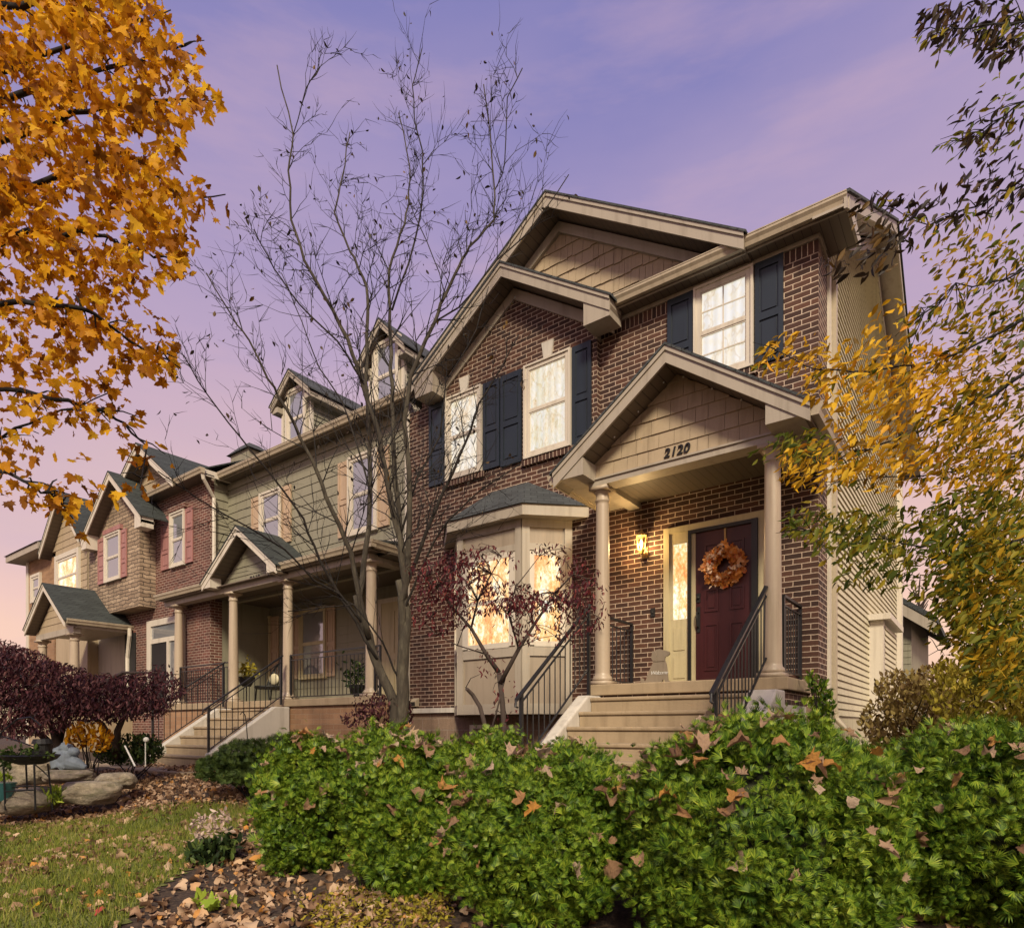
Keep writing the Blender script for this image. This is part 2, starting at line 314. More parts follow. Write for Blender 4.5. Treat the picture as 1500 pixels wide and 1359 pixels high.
sky = wn('ShaderNodeTexSky'); sky.sky_type = 'NISHITA'; sky.sun_disc = False; sky.sun_elevation = SUN_EL; sky.sun_rotation = SUN_AZ
bg2 = wn('ShaderNodeBackground'); nt.links.new(sky.outputs[0], bg2.inputs[0]); bg2.inputs[1].default_value = .012
ad = wn('ShaderNodeAddShader'); nt.links.new(bg1.outputs[0], ad.inputs[0]); nt.links.new(bg2.outputs[0], ad.inputs[1]); wo = wn('ShaderNodeOutputWorld'); nt.links.new(ad.outputs[0], wo.inputs[0])
sl = bpy.data.lights.new('sun', 'SUN'); sl.energy = 4.3; sl.angle = math.radians(12); sl.color = (1, .87, .64); so = bpy.data.objects.new('sun', sl); COL.objects.link(so)
sd = Vector((math.sin(SUN_AZ)*math.cos(SUN_EL), math.cos(SUN_AZ)*math.cos(SUN_EL), math.sin(SUN_EL))); so.rotation_euler = sd.to_track_quat('Z', 'Y').to_euler(); so.location = sd*60
# ------------------------------------------------------------------ building helpers
def lap(mb, x0, x1, y, z0, z1, exp, clip=None, lipd=.014):
    """horizontal lap siding on a front wall (faces -Y); clip(z) -> (xa, xb) limits each course (gables)"""
    z = z0
    while z < z1-1e-4:
        zt = min(z+exp, z1); a0, b0 = (x0, x1) if clip is None else clip(z); a1, b1 = (x0, x1) if clip is None else clip(zt)
        if b0-a0 > .02:
            if b1 < a1: a1 = b1 = (a1+b1)/2
            mb.face([(a0, y-lipd, z), (b0, y-lipd, z), (b1, y, zt), (a1, y, zt)]); mb.face([(a0, y, z), (b0, y, z), (b0, y-lipd, z), (a0, y-lipd, z)])
        z += exp
def lapx(mb, y0, y1, x, z0, z1, exp, clip=None, lipd=.022):
    z = z0
    while z < z1-1e-4:
        zt = min(z+exp, z1); a0, b0 = (y0, y1) if clip is None else clip(z); a1, b1 = (y0, y1) if clip is None else clip(zt)
        if b0-a0 > .02:
            if b1 < a1: a1 = b1 = (a1+b1)/2
            mb.face([(x+lipd, a0, z), (x+lipd, b0, z), (x, b1, zt), (x, a1, zt)]); mb.face([(x, a0, z), (x, b0, z), (x+lipd, b0, z), (x+lipd, a0, z)])
        z += exp
def shakes(mb, y, z0, exp, roof, zmax, wavy=.0, wmin=.09, wmax=.24, lipd=.022):
    """courses of split shakes filling a gable; roof = (centre x, apex z, slope)"""
    cx, za, k = roof; z = z0; top = lambda x: za-abs(x-cx)*k
    while z < zmax:
        h = (za-z)/k; x = cx-h+.01
        while x < cx+h-.02:
            w = random.uniform(wmin, wmax); xe = min(x+w-.005, cx+h-.01); dz = random.uniform(-wavy, wavy); li = lipd+random.uniform(-.003, .003)
            xs = [x, xe] if not x < cx < xe else [x, cx, xe]; ta = [min(z+exp+.02, top(q)) for q in xs]
            if max(ta) > z+dz+.01:
                n = len(xs); bot = [(q, y-li, min(z+dz, t)) for q, t in zip(xs, ta)]; up = [(q, y-li*max(0, 1-(t-z)/exp)-.003, t) for q, t in zip(xs, ta)]
                mb.face(bot+up[::-1]); mb.face([(xs[0], y, bot[0][2]), (xs[-1], y, bot[-1][2]), bot[-1], bot[0]]); mb.face([bot[0], up[0], (xs[0], y, bot[0][2])]); mb.face([bot[-1], (xs[-1], y, bot[-1][2]), up[-1]])
            x += w
        z += exp
def gclip(cx, half, ze, za, inset=0):
    def f(z):
        k = (za-z)/(za-ze); h = half*min(max(k, 0), 1); return (cx-h, cx+h)
    return f
def rake(root, cx, half, ze, za, yf, yw, yb, roofm, th=.20, roof_over=.03, trim=None, names=('gable_fascia', 'gable_roof')):
    """a front gable: two sloped trim slabs from the fascia (yf) back to the wall (yw) and shingles on top back to yb"""
    trim = trim or M['trim']; mb = MB(); sm = MB(); s = MB()
    for k in (-1, 1):
        e = (cx+k*half, ze); a = (cx, za)
        mb.xz([a, e, (e[0], e[1]-th), (a[0], a[1]-th)], yf, yf+.03)
        mb.xz([(a[0], a[1]+.003), (e[0]+k*.004, e[1]+.003), (e[0]+k*.004, e[1]-.05), (a[0], a[1]-.05)], yf-.018, yf)
        sm.xz([(a[0], a[1]-.1), (e[0], e[1]-.1), (e[0], e[1]-th+.03), (a[0], a[1]-th+.03)], yf+.03, yw+.02)
        ks = (za-ze)/half
        s.xz([(a[0], a[1]+.035), (e[0]+k*.04, e[1]-.04*ks+.035), (e[0]+k*.04, e[1]-.04*ks+.004), (a[0], a[1]+.004)], yf-roof_over, yb)
    mb.build(names[0], trim, root); sm.build('gable_soffit', M['soffit'], root); s.build(names[1], roofm, root)
def window(root, x0, x1, z0, z1, y, frame, glass, split=.5, fw=.055, trimw=0, muntin=False, lower=None, lab=None, sillm=None):
    mb = MB(); d = .05
    if trimw:
        mb.box(x0-trimw, x0, y-d-.02, y+.03, z0-trimw, z1+trimw); mb.box(x1, x1+trimw, y-d-.02, y+.03, z0-trimw, z1+trimw)
        mb.box(x0, x1, y-d-.018, y+.03, z1, z1+trimw); mb.box(x0, x1, y-d-.018, y+.03, z0-trimw, z0)
    for a, b in ((x0, x0+fw), (x1-fw, x1)): mb.box(a, b, y-d, y+.03, z0, z1)
    zm = z0+(z1-z0)*split
    mb.box(x0+fw, x1-fw, y-d+.004, y+.03, z1-fw, z1); mb.box(x0+fw, x1-fw, y-d+.004, y+.03, z0, z0+fw); mb.box(x0+fw, x1-fw, y-d+.008, y+.03, zm-.022, zm+.022)
    g = .018; yu, yl = y-.012, y-.002
    for (a, b, zz0, zz1) in ((x0+fw, x1-fw, zm+.022, z1-fw), (x0+fw, x1-fw, z0+fw, zm-.022)):
        for q in ((a, a+g, zz0, zz1), (b-g, b, zz0, zz1)): mb.box(q[0], q[1], y-d+.014, y+.02, q[2], q[3])
        mb.box(a+g, b-g, y-d+.016, y+.02, zz0, zz0+g); mb.box(a+g, b-g, y-d+.016, y+.02, zz1-g, zz1)
        if muntin:
            m = (a+b)/2; mb.box(m-.008, m+.008, y-d+.02, y, zz0+g, zz1-g); h = (zz0+zz1)/2; mb.box(a+g, b-g, y-d+.021, y, h-.008, h+.008)
    w = mb.build('window', frame, root)
    if lab: w['label'] = lab
    part('pane', glass, w, lambda q: q.box(x0+fw, x1-fw, y-.02, y+.012, zm, z1-fw)); part('pane', lower or glass, w, lambda q: q.box(x0+fw, x1-fw, y-.016, y+.014, z0+fw, zm))
    return w
def shutter(root, x0, x1, z0, z1, y, m, panels=2, sw=.055):
    mb = MB(); d = .035
    for a, b in ((x0, x0+sw), (x1-sw, x1)): mb.box(a, b, y-d, y, z0, z1)
    hs = [z0, z0+(z1-z0)*.46, z1] if panels == 2 else [z0, z0+(z1-z0)*.33, z0+(z1-z0)*.66, z1]
    for i, h in enumerate(hs):
        lo = h if i == 0 else (h-.09 if i == len(hs)-1 else h-.045); mb.box(x0+sw, x1-sw, y-d+.002, y, lo, lo+.09)
    mb.box(x0+sw, x1-sw, y-d+.02, y, z0+.09, z1-.09)
    for i in range(len(hs)-1):
        lo, hi = hs[i]+(.115 if i == 0 else .07), hs[i+1]-(.115 if i == len(hs)-2 else .07); mb.box(x0+sw+.025, x1-sw-.025, y-d+.008, y-.01, lo, hi)
    return mb.build('shutter', m, root)
def column(root, x, y, z0, z1, r=.095, m=None):
    def f(mb):
        mb.box(x-r*1.42, x+r*1.42, y-r*1.42, y+r*1.42, z0, z0+.05)
        mb.lathe(x, y, [(r*1.32, z0+.05), (r*1.36, z0+.075), (r*1.3, z0+.10), (r*1.08, z0+.125), (r*1.03, z0+.16), (r*1.0, z0+.7), (r*.86, z1-.22), (r*.86, z1-.19), (r*.98, z1-.18), (r*.98, z1-.155), (r*.86, z1-.145), (r*.86, z1-.1), (r*1.0, z1-.075), (r*1.22, z1-.05)], 28)
        mb.box(x-r*1.35, x+r*1.35, y-r*1.35, y+r*1.35, z1-.05, z1)
    return part('column', m or M['column'], root, f, smooth=False)
def smoothcol(o):
    for p in o.data.polygons:
        if len(p.vertices) == 4 and abs(p.normal.z) < .9 and p.area < .2: p.use_smooth = True
    return o
def gutter_x(root, x0, x1, yf, zt, name='gutter'):
    """K-profile gutter along X whose lip is at yf"""
    def f(mb):
        mb.yz([(yf+.125, zt), (yf+.125, zt-.125), (yf+.045, zt-.125), (yf+.03, zt-.08), (yf+.006, zt-.045), (yf+.006, zt-.018), (yf, zt-.014), (yf, zt)], x0, x1)
    return part(name, M['gutter'], root, f)
def gutter_y(root, y0, y1, xf, zt, sgn=1, name='gutter'):
    def f(mb):
        mb.xz([(xf-sgn*.125, zt), (xf-sgn*.125, zt-.125), (xf-sgn*.045, zt-.125), (xf-sgn*.03, zt-.08), (xf-sgn*.006, zt-.045), (xf-sgn*.006, zt-.018), (xf, zt-.014), (xf, zt)], y0, y1)
    return part(name, M['gutter'], root, f)
def text(root, body, loc, size, m, name, ext=.006, shear=0, rot=(math.pi/2, 0, 0), spacing=1.0, bold=0):
    cu = bpy.data.curves.new(name, 'FONT'); cu.body = body; cu.size = size; cu.extrude = ext; cu.shear = shear; cu.align_x = 'CENTER'; cu.align_y = 'CENTER'; cu.space_character = spacing; cu.offset = bold
    tmp = bpy.data.objects.new(name, cu); COL.objects.link(tmp); bpy.context.view_layer.update()
    me = bpy.data.meshes.new_from_object(tmp.evaluated_get(bpy.context.evaluated_depsgraph_get())); bpy.data.objects.remove(tmp); bpy.data.curves.remove(cu)
    me.transform(Matrix.Translation(Vector(loc)) @ Matrix.Rotation(rot[0], 4, 'X')); me.materials.clear(); me.materials.append(m)
    return link(name, me, root)
def railing(root, A, B, z_off, m, posts=(True, True), bal=.11, h=.78, post_drop=None, curl=True, name='handrail'):
    """sloped or level iron rail from A to B (3D points of the top rail)"""
    A, B = Vector(A), Vector(B); mb = MB(); d = (B-A); L = d.length; t = d.normalized(); side = Vector((-t.y, t.x, 0)); side = side.normalized() if side.length > .01 else Vector((1, 0, 0))
    def bar(p, q, w, hh):
        p, q = Vector(p), Vector(q); s = side*w/2; u = Vector((0, 0, hh/2))
        v = [p-s-u, p+s-u, p+s+u, p-s+u, q-s-u, q+s-u, q+s+u, q-s+u]
        mb.add(v, [(0, 1, 2, 3), (7, 6, 5, 4), (0, 4, 5, 1), (1, 5, 6, 2), (2, 6, 7, 3), (3, 7, 4, 0)])
    ext = t*.12 if curl else Vector((0, 0, 0))
    bar(A-ext, B+ext*.4, .045, .028); bar(A+Vector((0, 0, -.10)), B+Vector((0, 0, -.10)), .022, .018); lo = Vector((0, 0, -h)); bar(A+lo, B+lo, .022, .018)
    n = max(2, int(Vector((d.x, d.y, 0)).length/bal))
    for i in range(1, n):
        p = A+d*(i/n); mb.tube([p+Vector((0, 0, -.10)), p+lo], .0075, 5)
    if curl: mb.tube([A-ext, A-ext+Vector((0, 0, -.06))-t*.02, A-ext*.7+Vector((0, 0, -.10))], .013, 6)
    o = mb.build(name, m, root)
    pd = post_drop or (h+.1, h+.1)
    for ok, p, dr in ((posts[0], A, pd[0]), (posts[1], B, pd[1])):
        if ok: part('post', m, o, lambda q: q.box(p.x-.018, p.x+.018, p.y-.018, p.y+.018, p.z-dr, p.z))
    return o
# ================================================================== MAIN BRICK TOWNHOUSE
YW, YL = 8.40, 8.30                                    # right wall plane, left (projecting) wall plane
XC, XJ, XL = -1.645, -4.62, -8.52                      # right corner, jog, left edge
ZS = EYE+5.93                                          # soffit height
EY = 8.05                                              # gutter plane
PORCH = EYE+.54
H1 = thing('brick_townhouse', 'dark red brick townhouse numbered 2120 with nested front gables and navy shutters', 'house', (-5, 9, .6))
ZB = EYE+.33
def f(mb):
    mb.box(XJ, XC, YW, YW+.3, ZB, ZS-.21); mb.box(XC-.3, XC, YW+.3, 8.92, ZB, ZS)
    mb.box(XL, XJ, YL, YL+.4, ZB, ZS-.2)
    mb.xz([(-8.2, ZS-.2), (-4.62, ZS-.2), (-4.62, ZS-.05), (-6.12, EYE+6.93), (-8.2, ZS-.05)], YL, YL+.3)
part('wall', M['brick'], H1, f)
part('soldier_course', M['soldier'], H1, lambda mb: mb.box(XJ, XC, YW-.004, YW+.28, ZS-.208, ZS-.004))
def f(mb):
    mb.box(XJ-.003, XC+.02, YW-.03, YW+.02, ZS-.055, ZS); mb.box(XC, XC+.022, YW-.02, 8.95, ZS-.06, ZS)
    mb.box(XJ-.01, XJ+.02, YL-.03, YW+.02, ZS-.24, ZS-.004)
part('frieze_board', M['trim'], H1, f)
for xa, xb in ((XL, -7.4), (-4.9, -4.2)): part('water_table', M['whiteconc'], H1, lambda mb: mb.box(xa, xb, YL-.05, YL+.4, ZB-.085, ZB))
part('foundation', M['block'], H1, lambda mb: (mb.box(XL+.01, XC-.01, YL+.02, YW+.4, .2, ZB-.085), mb.box(XC-.3, XC-.012, YW+.4, 17.4, .2, EYE+.13)))
# eaves, gutter
part('soffit', M['soffit'], H1, lambda mb: (mb.box(-4.6, XC+.34, EY+.1, YW, ZS+.004, ZS+.03), mb.box(XC, XC+.34, YW, 8.86, ZS+.004, ZS+.03), mb.box(XC+.0, XC+.34, 8.86, 8.9, ZS+.0, ZS+.42)))
part('fascia', M['trim'], H1, lambda mb: (mb.box(-4.3, XC+.37, EY+.12, EY+.14, ZS-.01, ZS+.14), mb.box(XC+.34, XC+.37, EY+.14, 9.0, ZS-.01, ZS+.14)))
gutter_x(H1, -4.22, XC+.36, EY, ZS+.135)
RY = 13.0; RP = .56; RZ = ZS+.13+RP*(RY-EY)
def f(mb):
    mb.yz([(EY+.02, ZS+.15), (RY, RZ+.03), (RY, RZ-.01), (EY+.02, ZS+.115)], -4.25, XC+.39); mb.yz([(9.2, ZS+.15+RP*1.15), (RY, RZ+.03), (RY, RZ-.01), (9.2, ZS+.115+RP*1.15)], -8.9, -4.25)
    mb.yz([(17.95, ZS+.15), (RY, RZ+.03), (RY, RZ-.01), (17.95, ZS+.115)], -8.9, XC+.39)
part('roof', M['shingle'], H1, f)
def f(mb):
    for ye in (EY+.02, 17.95):
        mb.yz([(ye, ZS+.11), (RY, RZ-.012), (RY, RZ-.20), (ye, ZS-.06)], XC+.33, XC+.36)
        mb.yz([(ye, ZS+.00), (RY, RZ-.12), (RY, RZ-.15), (ye, ZS-.03)], XC, XC+.33)
        mb.yz([(ye+(.36 if ye < 10 else -.36), ZS+.0), (RY, RZ-.16), (RY, RZ-.36), (ye+(.6 if ye < 10 else -.6), ZS-.04)], XC-.01, XC+.03)
part('rake_board', M['trim'], H1, f)
def gc(z):
    k = max(0, (z-ZS))/RP
    return (max(9.02, EY+.25+k), min(17.55, 17.75-k))
part('side_siding', M['cream'], H1, lambda mb: (lapx(mb, 9.02, 17.55, XC, EYE+.15, RZ-.25, .098, gc), mb.face([(XC-.004, 8.9, .3), (XC-.004, 17.5, .3), (XC-.004, 17.5, ZS), (XC-.004, 8.9, ZS)])))
for q in (8.93, 17.48): part('corner_board', M['whitetrim'], H1, lambda mb: mb.box(XC-.01, XC+.03, q, q+.11, EYE+.1, ZS))
def f(mb):
    x = XC+.05; y = 9.12
    mb.box(x-.035, x+.03, y-.04, y+.04, EYE+.2, ZS-.2)
    mb.tube([(x, y, ZS-.22), (x, y-.02, ZS-.12), (x+.1, y-.2, ZS+.0)], .035, 8); mb.tube([(x, y, EYE+.25), (x+.02, y, EYE+.1), (x+.13, y-.03, EYE-.02), (x+.13, y-.03, .75)], .04, 8)
part('downspout', M['gutter'], H1, f)
part('side_bump_out', M['cream'], H1, lambda mb: lapx(mb, 12.55, 14.2, XC+.22, EYE+.1, EYE+1.75, .098))
part('bump_out_trim', M['whitetrim'], H1, lambda mb: (mb.box(XC-.01, XC+.225, 12.4, 12.56, EYE+.1, EYE+1.8), mb.box(XC-.01, XC+.34, 12.3, 14.3, EYE+1.8, EYE+1.9)))
part('rear_downspout', M['whitetrim'], H1, lambda mb: mb.box(XC+.02, XC+.12, 16.4, 16.5, .6, ZS))
# gables
GX, GH, GA = -6.12, 1.90, EYE+7.24
rake(H1, GX, GH, GA-.665*GH, GA, 7.93, YL, 12.5, M['shingle'])
UX, UH, UA = -5.34, 2.92, EYE+8.02
rake(H1, UX, UH, UA-.665*UH, UA, 8.03, YW+.02, 14, M['shingle'])
def f(mb):
    for k in (-1, 1):      # frieze boards under each rake
        mb.xz([(GX, GA-.2), (GX+k*1.78, GA-.2-.665*1.78), (GX+k*1.78, GA-.38-.665*1.78), (GX, GA-.38)], YL-.035, YL+.02)
        mb.xz([(UX, UA-.2), (UX+k*2.8, UA-.2-.665*2.8), (UX+k*2.8, UA-.36-.665*2.8), (UX, UA-.36)], YW-.02, YW+.06)
part('gable_frieze', M['trim'], H1, f)
for k in (-1, 1):           # boxed eave returns of the lower gable
    xe = GX+k*GH; ze = GA-.665*GH
    part('eave_return', M['trim'], H1, lambda mb: mb.xz([(xe-.002*k, ze-.004), (xe-.42*k, ze+.665*.42-.03), (xe-.42*k, ze-.26), (xe-.002*k, ze-.26)], 7.945, YL-.005))
part('gable_shakes', M['shake'], H1, lambda mb: shakes(mb, YW+.05, ZS-.0, .215, (UX, UA-.21, .665), UA-.3, .014, .07, .2))
part('gable_backing', M['shake'], H1, lambda mb: mb.xz([(UX-2.9, ZS-.1), (UX+2.9, ZS-.1), (UX, UA-.2)], YW+.051, YW+.12))
# upper windows, shutters, keystones
def winpx(root, xl, xr, yt, yb, xref, Y, frame, glass, **k):
    A = at(xl, yt, Y); B = at(xr, yt, Y); T = at(xref, yt, Y); Bt = at(xref, yb, Y)
    return A.x, B.x, Bt.z, T.z, window(root, A.x+.03, B.x-.03, Bt.z, T.z, Y, frame, glass, **k)
for (xl, xr, yt, yb, xref, Y, sl_, sr_) in ((1018, 1105, 393, 534, 1105, YW, (979, 1016), (1107, 1148)), (770, 838, 514, 651, 838, YL, (735, 765), (839.5, 867)), (655.5, 707.5, 567, 688, 707.5, YL, (630, 653), (709, 733))):
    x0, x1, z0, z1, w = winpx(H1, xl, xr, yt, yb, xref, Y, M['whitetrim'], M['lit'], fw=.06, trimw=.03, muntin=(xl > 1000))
    for q in (sl_, sr_): shutter(H1, at(q[0], 500, Y).x, at(q[1], 500, Y).x, z0-.03, z1+.03, Y-.002, M['navy'])
    if Y == YL:
        xm = (x0+x1)/2
        part('keystone', M['whiteconc'], H1, lambda mb: mb.xz([(xm-.07, z1+.05), (xm+.07, z1+.05), (xm+.11, z1+.29), (xm-.11, z1+.29)], Y-.03, Y+.02))
    part('window_sill', M['soldier'], H1, lambda mb: mb.box(x0-.05, x1+.05, Y-.05, Y+.02, z0-.13, z0-.035))
# bay window
BZ0, BZ1 = EYE+.19, EYE+3.10
bp = [(-5.05, YL), (-5.59, 7.76), (-6.84, 7.76), (-7.38, YL)]
BAY = part('bay_window', M['bayp'], H1, lambda mb: mb.xy(bp, BZ0, BZ1))
def bayface(mb, a, b, u0, u1, z0, z1, t0=.0, t1=.03):
    """a board on the bay face a->b between fractions u0..u1; t = how far it stands out"""
    a, b = Vector((*a, 0)), Vector((*b, 0)); d = b-a; n = Vector((-d.y, d.x, 0)).normalized()
    if n.y > 0: n = -n
    p, q = a+d*u0, a+d*u1
    mb.ext([p+n*t0+Vector((0, 0, z0)), q+n*t0+Vector((0, 0, z0)), q+n*t0+Vector((0, 0, z1)), p+n*t0+Vector((0, 0, z1))], n*(t1-t0))
tr = MB(); gl = MB(); fr = MB()
for i, (a, b, uw) in enumerate(((bp[0], bp[1], .15), (bp[1], bp[2], .085), (bp[2], bp[3], .15))):
    wz0, wz1 = EYE+1.22, EYE+2.62
    bayface(tr, a, b, 0, uw, BZ0, BZ1); bayface(tr, a, b, 1-uw, 1, BZ0, BZ1)
    for z0, z1 in ((BZ0, BZ0+.16), (wz0-.16, wz0-.02), (wz1+.02, wz1+.12), (BZ1-.12, BZ1)): bayface(tr, a, b, uw, 1-uw, z0, z1, 0, .027)
    bayface(fr, a, b, uw, uw+.09, wz0, wz1, 0, .036); bayface(fr, a, b, 1-uw-.09, 1-uw, wz0, wz1, 0, .036)
    for z0, z1 in ((wz0-.02, wz0+.06), (wz1-.06, wz1+.02), ((wz0+wz1)/2-.03, (wz0+wz1)/2+.03)): bayface(fr, a, b, uw+.09, 1-uw-.09, z0, z1, 0, .034)
    bayface(gl, a, b, uw+.09, 1-uw-.09, wz0+.06, wz1-.06, 0, .012)
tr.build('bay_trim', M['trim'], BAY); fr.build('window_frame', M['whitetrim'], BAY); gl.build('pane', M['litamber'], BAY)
ro = [(-4.75, YL-.01), (-5.46, 7.59), (-6.94, 7.59), (-7.65, YL-.01)]
part('bay_cornice', M['trim'], BAY, lambda mb: mb.xy(ro, EYE+3.10, EYE+3.26))
def f(mb):
    z = EYE+3.262; e = [Vector((x*1.0+(x+6.2)*.02, y-.03, z)) for x, y in ro]; e[0].y = e[3].y = YL-.01; a, b = Vector((-5.85, YL-.01, EYE+3.87)), Vector((-6.6, YL-.01, EYE+3.87))
    mb.add([e[0], e[1], e[2], e[3], a, b], [(0, 4, 1), (1, 4, 5, 2), (2, 5, 3), (0, 1, 2, 3), (0, 3, 5, 4)])
part('bay_roof', M['shingle'], BAY, f)
# basement window under the bay
part('basement_window', M['whitetrim'], H1, lambda mb: (mb.box(-7.05, -6.0, YL-.03, YL+.04, EYE-.03, EYE+.03), mb.box(-7.05, -6.98, YL-.03, YL+.04, EYE-.42, EYE-.03), mb.box(-6.07, -6.0, YL-.03, YL+.04, EYE-.42, EYE-.03), mb.box(-6.55, -6.5, YL-.028, YL+.04, EYE-.42, EYE-.03)))
part('basement_pane', M['dark'], H1, lambda mb: mb.box(-6.98, -6.07, YL-.005, YL+.03, EYE-.42, EYE-.03))
# door, sidelight
DX0, DX1, DZ = -3.13, -2.42, PORCH+2.07
def f(mb):
    y0, y1 = YW-.06, YW+.02
    mb.box(-3.60, -3.52, y0, y1, PORCH, DZ+.11); mb.box(-2.33, -2.25, y0, y1, PORCH, DZ+.11); mb.box(-3.52, -2.33, y0+.002, y1, DZ+.03, DZ+.11)
    mb.box(-3.52, -3.245, y0+.02, y1, PORCH, PORCH+.92); mb.box(-3.52, -3.47, y0+.018, y1, PORCH+.92, DZ+.03); mb.box(-3.27, -3.245, y0+.018, y1, PORCH+.92, DZ+.03); mb.box(-3.47, -3.27, y0+.018, y1, DZ-.12, DZ+.03)
    mb.box(-3.46, -3.30, y0+.01, y1, PORCH+.12, PORCH+.40); mb.box(-3.46, -3.30, y0+.01, y1, PORCH+.50, PORCH+.80)
    mb.box(-3.205, -3.15, y0+.012, y1, PORCH, DZ+.02)
DF = part('door_surround', M['creamtrim'], H1, f)
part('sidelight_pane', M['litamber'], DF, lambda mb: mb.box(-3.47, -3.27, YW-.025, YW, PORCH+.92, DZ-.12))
part('storm_frame', M['blackframe'], DF, lambda mb: (mb.box(-3.245, -3.205, YW-.075, YW+.01, PORCH, DZ+.025), mb.box(-2.41, -2.335, YW-.085, YW+.01, PORCH, DZ+.025), mb.box(-3.205, -2.41, YW-.073, YW+.01, DZ-.02, DZ+.026)))
def f(mb):
    y = YW-.035; mb.box(DX0-.03, DX1, y, YW+.01, PORCH+.01, DZ-.02)
    w = (DX1-DX0)
    for c in (0, 1):
        xa = DX0+.10+c*(w/2-.02); xb = xa+w/2-.17
        for z0, z1 in ((.20, .82), (.98, 1.28), (1.40, 1.88)):
            z0 += PORCH; z1 += PORCH
            for q in ((xa, xb, z0, z0+.022), (xa, xb, z1-.022, z1)): mb.box(q[0], q[1], y-.012, y, q[2], q[3])
            for q in ((xa, xa+.022), (xb-.022, xb)): mb.box(q[0], q[1], y-.012, y, z0+.022, z1-.022)
            mb.box(xa+.05, xb-.05, y-.009, y, z0+.05, z1-.05)
DOOR = part('door', M['maroon'], H1, f)
def f(mb):
    y = YW-.035; x = DX0+.02
    mb.box(x-.025, x+.025, y-.014, y, PORCH+1.12, PORCH+1.24); mb.box(x-.022, x+.022, y-.012, y, PORCH+.72, PORCH+1.06)
    mb.tube([(x, y-.01, PORCH+.98), (x, y-.07, PORCH+.98), (x, y-.075, PORCH+.90), (x, y-.055, PORCH+.80), (x, y-.01, PORCH+.78)], .011, 8); mb.ball((x, y-.02, PORCH+1.18), .022)
part('handle', M['black'], DOOR, f)
part('doorbell', M['black'], H1, lambda mb: (mb.box(-3.81, -3.75, YW-.02, YW, PORCH+1.0, PORCH+1.12), mb.ball((-3.78, YW-.022, PORCH+1.06), .012)))
# porch roof
PX, PH, PA = -2.975, 1.535, EYE+4.37; PP = .72; PE = PA-PP*PH
rake(H1, PX, PH, PE, PA, 6.95, 7.32, YW+.02, M['shingle'], th=.19)
BB, BT = EYE+3.10, EYE+3.20
part('porch_shakes', M['shake'], H1, lambda mb: shakes(mb, 7.31, BT, .18, (PX, PA-.17, PP), PA-.24, .0, .13, .24, .018))
part('porch_gable_backing', M['shake'], H1, lambda mb: mb.xz([(PX-1.38, BT), (PX+1.38, BT), (PX, PA-.175)], 7.312, 7.40))
def f(mb):
    mb.box(PX-1.19, PX+1.19, 7.27, 7.50, BB, BT); mb.box(PX-1.21, PX+1.21, 7.25, 7.52, BT-.025, BT-.003)
    for k in (-1, 1): mb.box(PX+k*.99, PX+k*1.17, 7.5, YW, BB, BT)
part('porch_beam', M['trim'], H1, f)
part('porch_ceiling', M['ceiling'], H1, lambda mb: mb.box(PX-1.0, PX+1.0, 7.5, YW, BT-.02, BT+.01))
for k in (-1, 1):
    def f(mb):
        xe = PX+k*PH; xi = PX+k*1.10
        mb.xz([(xe, PE-.012), (xe-k*.002, BB+.06), (xi, BB+.06), (xi, PE+.43*PP-.2)], 6.965, 7.30); mb.box(xe-k*.004, PX+k*1.18, 7.30, YW, BB+.062, BB+.12); mb.box(xe-k*.002, xe-k*.03, 7.30, YW, BB+.06, PE-.01)
    part('porch_eave_box', M['trim'], H1, f)
gutter_y(H1, 6.99, YW, PX+PH+.12, PE-.0, 1); gutter_y(H1, 6.99, YW, PX-PH-.12, PE-.0, -1)
for x in (PX-1.06, PX+1.06): smoothcol(column(H1, x, 7.40, PORCH, BB, .096))
text(H1, '2120', (at(991, 661, 7.29).x, 7.282, at(991, 661, 7.29).z), .155, M['number'], 'house_number', .008, .22, spacing=1.05, bold=.002)
for px_, py_ in ((1001, 552), (1043, 569), (1086, 586), (935, 603), (900, 640), (972, 560)):
    p = at(px_, py_, 7.22); part('soffit_bulb', M['white'], H1, lambda mb: mb.ball(p, .012, 8, 6))
# ------------------------------------------------------------------ front steps with rails
def steps(name, label, x0, x1, yslab, zs, n, slab, gzb, rails, wing=.16):
    T = thing(name, label, 'steps', ((x0+x1)/2, yslab-.6, .6))
    part('porch_slab', M['conc'], T, lambda mb: mb.box(slab[0], slab[1], yslab, slab[2], zs-.14, zs), bevel=.012)
    def f(mb):
        for i in range(1, n+1):
            mb.box(x0, x1, yslab-.28*i+.022, yslab-.28*(i-1)+(.2 if i == 1 else 0), gzb, zs-.18*i-.045); mb.box(x0, x1, yslab-.28*i, yslab-.28*(i-1)+.021, zs-.18*i-.045, zs-.18*i)
    part('tread', M['conc'], T, f, bevel=.014)
    for xa, xb in ((x0-wing, x0-.002), (x1+.002, x1+(wing if n else wing)+(.13 if 'maroon' in label else 0))):
        zt = zs-.15; yl = yslab-.28*n+.06
        pts = [(yslab+.02, gzb), (yslab+.02, zt), (yslab-.30, zt), (yl, zt-.18*(n-1.1)), (yl, gzb)]
        part('cheek_wall', M['whiteconc'], T, lambda mb: mb.yz(pts, xa, xb), bevel=.02)
    return T
S1 = steps('front_steps', 'tan concrete steps and landing leading up to the maroon front door', -3.98, -2.05, 7.25, PORCH, 6, (-4.15, -1.72, YW), .25, None, .17)
part('landing_base', M['brick'], S1, lambda mb: mb.box(-4.11, -1.77, 7.29, YW, PORCH-.30, PORCH-.142)); part('landing_foundation', M['whiteconc'], S1, lambda mb: mb.box(-4.115, -1.765, 7.285, YW, .3, PORCH-.30))
IR = M['iron']
